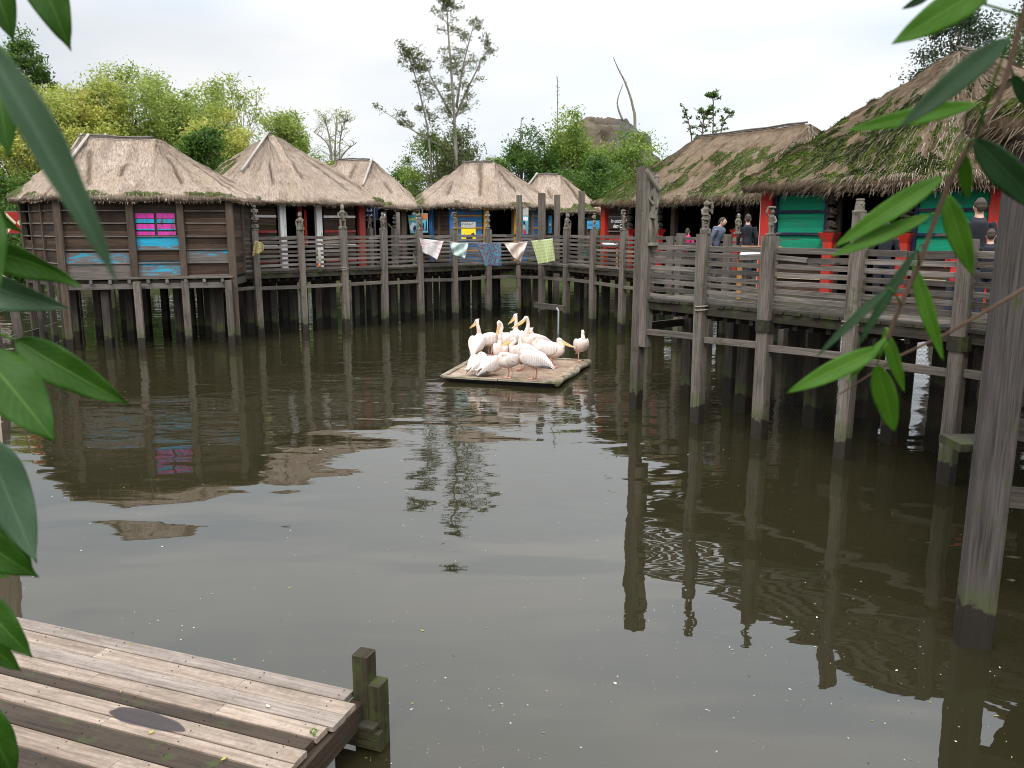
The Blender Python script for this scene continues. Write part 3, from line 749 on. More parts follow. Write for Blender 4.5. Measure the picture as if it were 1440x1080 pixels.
def hut_A():
    p=[(-12.35,23.0),(-8.05,24.1),(-8.5,28.3),(-14.7,28.6),(-14.65,25.3)]
    h=hutroot(p,'left dark plank hut with pink and blue striped shutters and a plain straw roof')
    f0,f1=p[0],p[1]; xs=px_bays(f0,f1,[104,185,255,325]); xs[0]=0; xs[-1]=1
    rows_panel(h,f0,f1,xs[0],xs[1],ZF,ZE,[('board',.9),('board',.9),('board',1),('board',1),('cyanworn',.85),('greyframe',.9)])
    rows_panel(h,f0,f1,xs[2],xs[3],ZF,ZE,[('board',.9),('board',.9),('board',1),('board',.9),('cyanworn',.35),('greyframe',.6),('board',.9)])
    rows_panel(h,f0,f1,xs[1],xs[2],ZF,ZF+1.1,[('cyan',.25),('cyanworn',.1),('board',.35),('cyan',.09),('cyanworn',.35)])
    rows_panel(h,f0,f1,xs[1],xs[2],ZF+1.8,ZE,[('darkframe',1)])
    a,d,nr,L=wall_frame(f0,f1)
    for z in (ZF+.02,ZF+.38,ZF+.75,ZF+1.12,ZF+1.48,ZF+1.82):
        for k in (0,1,2):
            if k==1 and z>ZF+1.2: continue
            mb=MB(); mb.beam(a+d*(xs[k]*L+.1)+nr*.035+V((0,0,z)),a+d*(xs[k+1]*L-.1)+nr*.035+V((0,0,z)),.05,.035); mb.build('batten',M['greyframe'],h)
    w=(xs[2]-xs[1])*L
    for k in (0,1):
        x0=xs[1]*L+.12+k*(w-.2)/2; x1=x0+(w-.34)/2
        sh=MB(); o=a+d*x0+V((0,0,0)); 
        flat(sh,a+d*(x0-.05)+nr*.0+V((0,0,ZF+1.12)),d,nr,[(0,0),(x1-x0+.1,0),(x1-x0+.1,.68),(0,.68)],.02)
        s=sh.build('shutter',M['darkframe'],h)
        for q,(mk,zz,hh) in enumerate([('pink',.56,.14),('cyan',.42,.11),('pink',.27,.13),('cyan',.19,.04),('pink',.08,.10)]):
            mb=MB(); flat(mb,a+d*x0+nr*.022+V((0,0,ZF+1.12+zz-hh/2)),d,nr,[(0,0),(x1-x0,0),(x1-x0,hh),(0,hh)],.018); mb.build('slat',M[mk],s)
    hut_posts(h,f0,f1,[(0,.2,'frame',-1.5,ZE+.15,.05),(xs[1],.2,'frame',ZF-.1,ZE+.1,.06),(xs[2],.18,'frame',ZF-.1,ZE+.1,.06),(1,.2,'frame',-1.5,ZE+.15,.05)])
    hut_posts(h,f0,f1,[(xs[1]+.015,.19,'post',-1.5,ZF-.12,.3),(xs[2],.19,'post',-1.5,ZF-.12,.1),(.97,.18,'post',-1.5,ZF-.12,.25)],name='stilt')
    mb=MB(); mb.beam(a+nr*.10+V((0,0,ZF-.03)),a+d*L+nr*.10+V((0,0,ZF-.03)),.2,.06); mb.beam(a+nr*.05+V((0,0,ZF-.26)),a+d*L+nr*.05+V((0,0,ZF-.26)),.12,.16)
    for k in range(9): mb.beam(a+d*(.2+k*L/9)+nr*.2+V((0,0,ZF-.12)),a+d*(.2+k*L/9)-nr*.3+V((0,0,ZF-.12)),.08,.1)
    mb.build('sill_beam',M['greyframe'],h)
    # chamfered left side
    s0,s1=p[4],p[0]
    rows_panel(h,s0,s1,.28,1,ZF,ZE,[('board',1)]*6); rows_panel(h,s0,s1,0,.28,ZF,ZF+1.0,[('board',1)]*3)
    hut_posts(h,s0,s1,[(0,.18,'frame',-1.5,ZE+.1,0),(.3,.09,'frame',ZF,ZE,.05),(.62,.09,'frame',ZF,ZE,.05),(.35,.16,'stilt',-1.5,ZF,.05),(.7,.16,'stilt',-1.5,ZF,.1)])
    a2,d2,n2,L2=wall_frame(s0,s1); mb=MB()
    for z in (ZF+.38,ZF+.75,ZF+1.12,ZF+1.48,ZF+1.82): mb.beam(a2+d2*.1+n2*.035+V((0,0,z)),a2+d2*(L2-.1)+n2*.035+V((0,0,z)),.05,.035)
    mb.build('batten',M['greyframe'],h)
    # open shutter with the hourglass pattern, swung outwards at the far end of the side wall
    o=Q(10,329,25.6); o2=Q(42,329,25.4); dd=(o2-o); dd.z=0; W=dd.length; dd.normalize(); nn=V((dd.y,-dd.x,0)); hh=.62
    mb=MB(); flat(mb,o,dd,nn,[(0,0),(W,0),(W,hh+.06),(0,hh+.06)],.03); sh=mb.build('shutter',M['greyframe'],h,'open shutter with a red and cream hourglass pattern')
    o=o+dd*.08+nn*.033+V((0,0,.03)); W-=.12; hh-=.0
    mb=MB(); flat(mb,o,dd,nn,[(0,0),(W,0),(W,hh),(0,hh)],.01); mb.build('cream_field',M['cone_white'],sh)
    mb=MB()
    for tri in ([(0,0),(W,0),(W/2,hh/2)],[(0,hh),(W/2,hh/2),(W,hh)]): flat(mb,o+nn*.012,dd,nn,tri,.006)
    mb.build('red_triangles',M['cone_red'],sh)
    for i in (1,2,3): plain_wall(h,p[i],p[(i+1)%5])
    floor_and_stilts(h,p,seed=2)
    roof(h,p,(-12.75,25.9),(-10.95,26.45),6.04,4.16,.36,res=.055,mossf=lambda U_,V_,S_,X,Y,Z:sstep(-13.9,-14.6,X)*sstep(.4,.1,S_)*.9,seed=11,straw=45,fringe=90,hips=(0,),conc=.10,mark=.8)
hut_A()

def hut_B():
    p=[(-8.83,27.2),(-5.3,29.97),(-8.2,33.7),(-12.0,31.6)]
    h=hutroot(p,'hut with white door posts and red rails under a pointed straw roof')
    f0,f1=p[0],p[1]; X=lambda *x: px_bays(f0,f1,x)
    t=X(336,347,388,396,440,447,455,499,507)
    for a_,b_ in ((t[1],t[2]),(t[6],t[7])):
        rows_panel(h,f0,f1,a_,b_,ZF,ZE,[('board',1)]*6)
        a,d,nr,L=wall_frame(f0,f1)
        for z,mk,w in ((3.72,'white',.08),(3.22,'dred',.08),(2.72,'white',.10),(2.22,'dred',.07)):
            mb=MB(); mb.beam(a+d*(a_*L)+nr*.04+V((0,0,z)),a+d*(b_*L)+nr*.04+V((0,0,z)),.05,w); mb.build('rail',M[mk],h)
    hut_posts(h,f0,f1,[(t[0]+.01,.26,'dred',ZF,ZE,.05),(t[3],.22,'white',ZF,ZE,.06),(t[5],.21,'white',ZF,ZE,.06),(t[8],.23,'dred',ZF,ZE,.05),(0,.15,'frame',ZF,ZE,-.1),(1,.15,'frame',ZF,ZE,-.1)])
    # open door leaf inside the opening
    a,d,nr,L=wall_frame(f0,f1); o=a+d*(t[4]*L-.42); mb=MB(); flat(mb,o-nr*.4+V((0,0,ZF)),(d*.6-nr*.8).normalized(),nr,[(0,0),(.5,0),(.5,2.0),(0,2.0)],.04); dr=mb.build('door',M['greyframe'],h)
    mb=MB(); mb.beam(o-nr*.05+V((0,0,ZF)),o-nr*.05+V((0,0,ZE-.1)),.12,.1); mb.build('door_post',M['dred'],h)
    mb=MB(); mb.beam(o+d*.25-nr*.2+V((0,0,ZF+.75)),o+d*.25-nr*.2+V((0,0,ZE-.2)),.08,.06); mb.build('door_post',M['red'],h)
    for i in (1,2,3): plain_wall(h,p[i],p[(i+1)%4])
    floor_and_stilts(h,p,seed=5)
    roof(h,p,(-8.62,30.35),(-8.42,30.5),6.56,4.17,.66,res=.06,mossf=lambda U_,V_,S_,X,Y,Z:sstep(.0,1.2,-(X+8.8)-.85*(Y-30.3)*-1-1.2)*0+sstep(-9.2,-9.9,X)*sstep(.52,.62,fbm(U_*1.3,V_*.6,0,5)+.1*(S_<.5))*sstep(.9,.6,S_),seed=23,straw=40,fringe=80,hips=(0,),conc=.06,mark=.6)
hut_B()

def hut_C():
    p=[(-5.6,31.4),(-4.15,32.2),(-4.4,36.5),(-8.4,36.6),(-8.2,33.4)]
    h=hutroot(p,'small hut with a navy sign and open dark doorway behind the boardwalk')
    f0,f1=p[0],p[1]
    for i in (2,3,4): plain_wall(h,p[i],p[(i+1)%5])
    hut_posts(h,f0,f1,[(0,.16,'greyframe',ZF,ZE,0),(1,.2,'frame',ZF,ZE,0),(.55,.16,'greyframe',ZF,ZE,0)])
    a,d,nr,L=wall_frame(f0,f1)
    mb=MB(); mb.beam(a+V((0,0,ZF+.02)),a+d*L+V((0,0,ZF+.02)),.1,.1); mb.build('threshold',M['greyframe'],h)
    plain_wall(h,p[1],p[2])
    floor_and_stilts(h,p,seed=8)
    roof(h,p,(-7.05,34.6),(-5.65,34.6),6.02,4.08,.55,res=.07,seed=37,straw=35,fringe=60,hips=(0,),conc=.06,mark=.6)
    # sign hangs as a thing of its own
    s=empty('sign_board',(0,0,0),0,'navy sign board with white script lettering beneath the eave of the small hut','sign')
    o=Q(507,307,31.0); o1=Q(532,307,31.0); dd=(o1-o); W=dd.length; dd.normalize(); nn=V((dd.y,-dd.x,0)); Hh=.42
    mb=MB(); flat(mb,o,dd,nn,[(0,0),(W,0),(W,Hh),(0,Hh)],.03); mb.build('board',M['signnavy'],s)
    mb=MB(); mb.beam(o+V((0,0,-.03)),o+dd*W+V((0,0,-.03)),.05,.04); mb.build('frame',M['greyframe'],s)
    def script(x0,x1,z,hh,n,seed):
        r=random.Random(seed); pts=[]
        for i in range(n*6):
            t=i/(n*6-1); k=i/6; big=(int(k)%3==1)
            pts.append((x0+(x1-x0)*t+.018*math.cos(2*PI*k),z+hh*(.5+.5*math.sin(2*PI*k))*(1.6 if big else .8)))
        return pts
    off=nn*.02
    strokes(s,'lettering',M['ink'],o+off,dd,0,nn,[script(.22,.48,.25,.06,6,1),script(.22,.48,.08,.05,6,2)],.009)
    strokes(s,'lettering',M['ink_pale'],o+off,dd,0,nn,[[(.06,.10),(.03,.16),(.10,.20),(.08,.08),(.14,.05),(.18,.14),(.13,.16),(.2,.06)],[(.10,.22),(.14,.26),(.15,.2),(.1,.18)]],.010)
    mb=MB(); b=Q(527,340,30.6); b.z=ZF; mb.tube([b,b+V((.02,0,1.0)),b+V((-.02,0,2.45))],.045,8); 
    tag(mb.build('pole',M['post']),'slender bleached pole standing in front of the navy sign','pole')
    # lantern and slanting bamboo in the opening
    l=empty('lantern',tuple(Q(541,306,31.0)),0,'small lantern hanging in the dark doorway right of the navy sign','lantern')
    mb=MB(); mb.tube([(0,0,0),(0,0,.03)],[.05,.04],10); mb.build('lantern_base',M['oak'],l)
    mb=MB(); mb.tube([(-.035,0,.03),(-.03,0,.15),(0,0,.2),(.03,0,.15),(.035,0,.03)],.006,5); mb.build('bail',M['signgrey'],l)
    mb=MB(); mb.tube([(0,0,.03),(0,0,.1),(0,0,.13)],[.02,.024,.01],8); mb.build('glass_chimney',M['infowhite'],l)
    mb=MB(); mb.tube([Q(546,315,31.2),Q(560,331,31.0)],[.03,.035],8); tag(mb.build('bamboo_pole',M['lf_olive']),'short bamboo pole leaning inside the dark doorway','pole')
    mb=MB(); b=Q(560,340,31.3); b.z=ZF; mb.tube([b,b+V((.01,0,1.9))],.08,8); tag(mb.build('pole',M['greyframe']),'stout grey pole right of the leaning bamboo','pole')
hut_C()

def hut_D():
    p=[(-3.6,33.8),(-2.45,32.9),(.25,33.7),(1.25,34.7),(1.6,38),(-1,39.3),(-3.9,38)]
    h=hutroot(p,'hut with blue boards and yellow posts beside an open doorway')
    f0,f1=p[1],p[2]; X=lambda *x: px_bays(f0,f1,x)
    t=X(634,641,678,683,686,722,724)
    a,d,nr,L=wall_frame(f0,f1)
    rows_panel(h,f0,f1,t[1],t[2],ZF,ZE,[('blueboard',1)]*7)
    for z in (3.8,3.33,2.88,2.45):
        mb=MB(); mb.beam(a+d*(t[1]*L)+nr*.04+V((0,0,z)),a+d*(t[2]*L)+nr*.04+V((0,0,z)),.05,.06); mb.build('rail',M['orange'],h)
    hut_posts(h,f0,f1,[(t[0]+.015,.24,'blue',ZF,ZE,.05),(t[1]+.01,.05,'orange',ZF,ZE,.06),(t[3],.22,'yellow',ZF,ZE,.05),(t[6],.12,'yellow',ZF,ZE,.05),(t[5]-.01,.1,'frame',ZF,ZE,-.03)])
    plain_wall(h,p[0],p[1])
    hut_posts(h,p[0],p[1],[(on_seg(p[0],p[1],609),.15,'blue',ZF,ZE,.08),(.05,.12,'greyframe',ZF,ZE,.08)])
    s0,s1=p[2],p[3]
    rows_panel(h,s0,s1,.08,1,ZF,ZE,[('blueboard',1)]*7); a2,d2,n2,L2=wall_frame(s0,s1)
    for z in (3.8,3.33,2.88):
        mb=MB(); mb.beam(a2+d2*.1+n2*.04+V((0,0,z)),a2+d2*L2+n2*.04+V((0,0,z)),.05,.06); mb.build('rail',M['orange'],h)
    hut_posts(h,s0,s1,[(.45,.17,'greyframe',ZF,ZE,.12),(1,.16,'frame',ZF,ZE,.05)])
    for i in (3,4,5,6): plain_wall(h,p[i],p[(i+1)%7])
    floor_and_stilts(h,p,seed=9)
    def mf(U_,V_,S_,X,Y,Z): return sstep(-2.9,-3.6,X+.35*(S_*3))*sstep(.45,.58,fbm(U_*1.5,V_*.6,0,8))*.8
    roof(h,p,(-2.0,35.9),(-.72,35.9),6.02,4.14,.6,res=.06,mossf=mf,seed=44,straw=40,fringe=80,hips=(),conc=.12,mark=.75)
    # posters and boards leaning on the hut
    def poster(xa,xb,ya,yb,D,mk,label,parts,lean=0):
        s=empty('poster_board',(0,0,0),0,label,'poster'); o=Q(xa,yb,D); o1=Q(xb,yb,D); dd=(o1-o); W=dd.length; dd.normalize(); nn=V((dd.y,-dd.x,0)); Hh=Q(xa,ya,D).z-o.z
        up=(V((0,0,1))+dd*lean).normalized()
        mb=MB(); flat(mb,o,dd,nn,[(0,0),(W,0),(W,Hh),(0,Hh)],.025,up); mb.build('board',M[mk],s)
        for nm,mk2,poly in parts:
            mb=MB(); flat(mb,o+nn*.027,dd,nn,[(x*W,z*Hh) for x,z in poly],.004+.001*random.random(),up); mb.build(nm,M[mk2],s)
        return s
    D0=32.5
    poster(577,588,302,328,D0,'signteal','pale blue painted poster left of the horned carving',[('yellow_band','signyellow',[(.1,.70),(.9,.74),(.9,.82),(.1,.78)]),('painted_wave','ink',[(.1,.4),(.5,.62),(.95,.5),(.6,.42),(.3,.1),(.1,.2)]),('painted_shape','signnavy',[(.4,.3),(.8,.42),(.9,.1),(.6,.05)])],-.12)
    poster(593,602,300,327,D0,'signteal','narrow poster with an orange top and dark figures beside the horned carving',[('orange_band','signorange',[(.05,.74),(.95,.74),(.95,.98),(.05,.98)]),('painted_band','oak',[(.05,.68),(.95,.68),(.95,.74),(.05,.74)]),('painted_figure','signnavy',[(.1,.1),(.45,.1),(.4,.5),(.2,.48)]),('painted_figure','black',[(.6,.1),(.9,.1),(.85,.6),(.72,.65)]),('painted_base','redcloth',[(.1,.1),(.3,.1),(.3,.2),(.1,.22)])])
    # yellow board with black silhouettes
    s=poster(649,669,312,339,31.9,'signyellow','yellow poster board with dark lettering and silhouettes in front of the blue boards',
       [('grey_header','signgrey',[(0,.70),(1,.70),(1,1),(0,1)]),('cream_line','cream',[(.02,.72),(.98,.72),(.98,.80),(.02,.80)]),('dark_line','black',[(.0,.66),(1,.66),(1,.69),(0,.69)]),
        ('silhouette','black',[(.30,.0),(.34,.2),(.50,.34),(.66,.30),(.74,.40),(.86,.44),(.93,.34),(.90,.2),(.78,.22),(.76,.0)]),('drop_shape','signteal',[(.14,.18),(.26,.18),(.26,.3),(.20,.42),(.14,.3)]),('orange_shape','signorange',[(.6,.24),(.7,.22),(.78,.36),(.70,.4)])])
    o=Q(649,339,31.9); dd=V((1,0,0)); nn=V((0,-1,0))
    Hh=Q(649,312,31.9).z-o.z
    r=random.Random(4)
    strokes(s,'lettering',M['black'],o+V((0,0,0))+nn*.03,dd,0,nn,[[(.04+.09*k,Hh*.84),(.06+.09*k,Hh*.95),(.09+.09*k,Hh*.84 if k%2 else Hh*.95)] for k in range(5)],.008)
    # white board with blue poster, partly behind the tall post
    poster(735,743,292,329,33.2,'signteal','blue portrait poster with a white header right of the tall corner post',[('white_header','signgrey',[(0,.70),(1,.70),(1,1),(0,1)]),('white_cloud','ink',[(.1,.52),(.9,.5),(.9,.64),(.1,.66)]),('painted_head','black',[(.1,.3),(.5,.3),(.45,.46),(.1,.5)]),('painted_face','skin',[(.1,.18),(.4,.18),(.45,.34),(.1,.36)]),('painted_dress','redcloth',[(.1,.0),(.7,.0),(.5,.15),(.1,.18)])])
    poster(771,776,303,328,35.5,'signblue','narrow blue poster with a small white face between the tall posts',[('painted_face','ink',[(.3,.4),(.7,.4),(.8,.55),(.2,.55)]),('painted_eyes','black',[(.3,.34),(.7,.34),(.7,.4),(.3,.4)])])
hut_D()

def hut_E():
    p=[(.3,37.4),(3.35,36.5),(3.9,40.2),(.3,41)]
    h=hutroot(p,'small far hut with a moss-edged straw roof behind the two rear tall posts')
    f0,f1=p[0],p[1]; t=px_bays(f0,f1,[775,786,816,822,847])
    rows_panel(h,f0,f1,0,t[0],ZF,ZE,[('blueboard',1)]*6)
    rows_panel(h,f0,f1,t[3],1,ZF,ZE-.1,[('darkframe',.8),('board',.8),('board',.6),('green',.25),('green',.3)])
    hut_posts(h,f0,f1,[(t[0],.2,'frame',ZF,ZE,.04),(t[2],.15,'darkframe',ZF,ZE,.04),(.99,.14,'frame',ZF,ZE,.04)])
    a,d,nr,L=wall_frame(f0,f1); mb=MB(); mb.beam(a+d*(t[3]*L)+nr*.05+V((0,0,3.72)),a+d*L+nr*.05+V((0,0,3.72)),.05,.06); mb.build('rail',M['cyan'],h)
    for i in (1,2,3): plain_wall(h,p[i],p[(i+1)%4])
    floor_and_stilts(h,p,seed=12,maxn=12)
    def mf(U_,V_,S_,X,Y,Z): return sstep(.30,.10,S_+.3*(fbm(U_*1.4,V_*0,0,3)-.5))*sstep(.45,.6,fbm(U_*1.2,V_*.8,0,9))
    roof(h,p,(1.15,38.8),(2.2,38.8),5.70,4.0,.5,res=.07,mossf=mf,seed=51,straw=35,fringe=60,hips=(0,),conc=.15,mark=.7,tufts=60)
    s=empty('sign_board',(0,0,0),0,'sky blue sign with dark scribbled lettering on the far hut','sign')
    o=Q(825,322,36.3); o1=Q(843,322,36.3); dd=(o1-o); W=dd.length; dd.normalize(); nn=V((dd.y,-dd.x,0)); Hh=.36
    mb=MB(); flat(mb,o,dd,nn,[(0.02,0),(W,0.02),(W-.01,Hh),(0,Hh-.02)],.03); mb.build('board',M['signblue'],s)
    r=random.Random(3)
    strokes(s,'lettering',M['inkdark'],o+nn*.02,dd,0,nn,[[(.06+.065*k,.12),(.08+.065*k,.12+r.uniform(.08,.16)),(.10+.065*k,.13)] for k in range(7)]+[[(.4,.08),(.5,.06)]],.008)
hut_E()

def hut_F():
    p=[(3.35,30.0),(7.6,23.0),(11.5,25.4),(7.25,32.4)]
    h=hutroot(p,'long hut with red posts and dark open bays under a heavily mossy roof')
    f0,f1=p[0],p[1]; t=px_bays(f0,f1,[852,857,884,889,931,945,991,1012,1042,1050,1075])
    a,d,nr,L=wall_frame(f0,f1)
    rows_panel(h,f0,f1,t[1],t[2],ZF,ZE,[('darkframe',1),('board',1.2),('red',.9),('board',.3),('board',.5),('board',.5)])
    mb=MB()
    for z in (3.72,3.22,2.8): mb.beam(a+d*(t[1]*L)+nr*.05+V((0,0,z)),a+d*(t[2]*L)+nr*.05+V((0,0,z)),.05,.04)
    mb.build('batten',M['greyframe'],h)
    hut_posts(h,f0,f1,[(t[0],.24,'red',ZF,ZE,.05),(t[5],.2,'darkframe',ZF,ZE,-.1),(t[8]+.02,.2,'darkframe',ZF,ZE,-.1),(t[6]-.01,.2,'darkframe',ZF,ZE,-.1),(t[2]-.005,.1,'darkframe',ZF,ZE,0)])
    for k in (3,4,8):
        mb=MB(); c=a+d*(t[k]*L)+nr*.12; mb.beam(c+V((0,0,ZF)),c+V((0,0,ZF+1.12)),.2,.2,up=nr); mb.beam(c+V((0,0,ZF+1.12)),c+V((0,0,ZF+1.3)),.2,.2,up=nr,w1=.36,h1=.36); mb.build('plinth',M['red'],h)
    plain_wall(h,p[1],p[2]); plain_wall(h,p[2],p[3]); plain_wall(h,p[3],p[0])
    mb=MB(); mb.beam(a+V((0,0,ZE-.05)),a+d*L+V((0,0,ZE-.05)),.14,.16); mb.build('wall_plate',M['darkframe'],h)
    floor_and_stilts(h,p,seed=14,maxn=20)
    roof(h,p,(6.5,29.7),(8.95,25.9),6.42,4.16,.5,res=.05,mossf=mossy(60,.95,top=.86),seed=60,straw=200,fringe=120,tufts=1300,conc=.04,mark=1.0,bright=-.15,old=True)
    s=empty('sign_board',(0,0,0),0,'dark brown board with white brush lettering above red planks','sign')
    o=a+d*(t[1]*L+.05)+nr*.07+V((0,0,3.30)); W=(t[2]-t[1])*L*.78
    mb=MB(); flat(mb,o,d,nr,[(0,0),(W,0),(W,.40),(0,.40)],.02); mb.build('board',M['signbrown'],s)
    text_mesh(s,'lettering','in onze',.20,o+d*W*.18+nr*.03+V((0,0,.22)),d,nr,M['ink'],.2)
    text_mesh(s,'lettering','den C',.20,o+d*W*.34+nr*.03+V((0,0,.04)),d,nr,M['ink'],.2)
hut_F()

def hut_G():
    p=[(5.25,17.0),(9.6,12.65),(13.1,16.1),(8.8,20.5)]
    h=hutroot(p,'large near hut with bright green board panels and red posts under a mossy roof')
    f0,f1=p[0],p[1]; t=px_bays(f0,f1,[1079,1088,1163,1172,1277,1286,1392,1404,1500])
    a,d,nr,L=wall_frame(f0,f1)
    def panel(a_,b_):
        rows_panel(h,f0,f1,a_,b_,2.95,ZE,[('greenboard',1)]*6)
        rows_panel(h,f0,f1,a_,b_,ZF,2.9,[('board',1)]*4,off=-.03)
        for z in (4.02,3.68,3.25,2.94):
            mb=MB(); mb.beam(a+d*(a_*L)+nr*.04+V((0,0,z)),a+d*(b_*L)+nr*.04+V((0,0,z)),.06,.055); mb.build('batten',M['navy'],h)
        for q in (a_,b_):
            mb=MB(); mb.beam(a+d*(q*L)+nr*.045+V((0,0,2.9)),a+d*(q*L)+nr*.045+V((0,0,ZE)),.07,.08,up=nr); mb.build('panel_frame',M['navy'],h)
        mb=MB(); mb.beam(a+d*(a_*L)+nr*.10+V((0,0,2.90)),a+d*(b_*L)+nr*.10+V((0,0,2.90)),.2,.03); mb.build('sill',M['greyframe'],h)
        mb=MB(); mb.beam(a+d*(a_*L)+nr*.03+V((0,0,2.42)),a+d*(b_*L)+nr*.03+V((0,0,2.42)),.04,.10); mb.build('skirting',M['cream'],h)
    panel(t[1]+.01,t[2]); panel(t[5]+.005,t[6]); panel(t[7]+.03,.97)
    hut_posts(h,f0,f1,[(t[0]+.005,.24,'red',ZF,ZE,.05),(t[7],.26,'red',ZF,ZE,.05),(t[0]-.022,.06,'white',ZF,ZE,.0),(t[3]+.012,.1,'darkframe',ZF,ZE,-.05),(t[4]-.015,.12,'darkframe',ZF,ZE,-.05),(1,.2,'red',ZF,ZE,0)])
    for k in (3,4):
        mb=MB(); c=a+d*(t[k]*L)+nr*.14; mb.beam(c+V((0,0,ZF)),c+V((0,0,ZF+1.1)),.19,.19,up=nr); mb.beam(c+V((0,0,ZF+1.1)),c+V((0,0,ZF+1.28)),.19,.19,up=nr,w1=.34,h1=.34); mb.build('plinth',M['red'],h)
    plain_wall(h,p[1],p[2]); plain_wall(h,p[2],p[3]); plain_wall(h,p[3],p[0])
    mb=MB(); mb.beam(a+V((0,0,ZE-.02)),a+d*L+V((0,0,ZE-.02)),.14,.16); mb.build('wall_plate',M['darkframe'],h)
    floor_and_stilts(h,p,seed=15,maxn=22,wide=.22)
    roof(h,p,(8.70,17.0),(9.95,17.7),6.76,4.13,.55,res=.045,mossf=mossy(71,1.0,top=.80,uf=.9),seed=71,straw=260,fringe=240,tufts=2600,conc=.02,mark=1.0,hips=(),bright=-.15,old=True)
hut_G()

def hut_H():
    p=[(3.95,6.5),(6.2,4.3),(8.6,6.6),(6.3,8.9)]
    h=hutroot(p,'nearest hut at the right edge, only its straw eave and corner timbers showing')
    for i in range(4): plain_wall(h,p[i],p[(i+1)%4],mk='darkframe')
    roof(h,p,(6.1,6.5),(6.6,6.5),6.2,4.12,.45,res=.04,mossf=mossy(81,.35,top=.5),seed=81,straw=260,fringe=300,tufts=200,conc=.05,mark=1.0,bright=-.15,old=True)
    floor_and_stilts(h,p,seed=16,maxn=6)
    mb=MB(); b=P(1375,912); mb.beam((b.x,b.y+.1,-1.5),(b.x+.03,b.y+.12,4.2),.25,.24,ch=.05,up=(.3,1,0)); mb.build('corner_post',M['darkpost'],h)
    mb=MB(); c=V((b.x,b.y+.1,0)); dd=V((.8,-.25,0)).normalized()
    for z,hh in ((1.97,.22),(1.72,.2),(1.2,.16)): mb.beam(c+V((.1,.25,z)),c+dd*3+V((0,.25,z)),.12,hh)
    mb.build('floor_beam',M['stilt'],h)
    mb=MB(); mb.beam(c+V((-.16,.35,1.62)),c+V((1.2,.35,1.62)),.35,.07); mb.build('step_board',M['deck'],h)
hut_H()

def hut_J():
    p=[(-16.9,31.8),(-14.2,31.4),(-14.0,34.6),(-16.8,34.8)]
    h=hutroot(p,'hut mostly hidden behind the left plank hut with a pole-tied ridge')
    for i in range(4): plain_wall(h,p[i],p[(i+1)%4])
    floor_and_stilts(h,p,seed=19,maxn=9)
    roof(h,p,(-16.5,33),(-15.6,33),6.8,4.2,.6,res=.08,seed=91,straw=30,fringe=50,hips=(0,1),conc=.05,mark=.8)
hut_J()

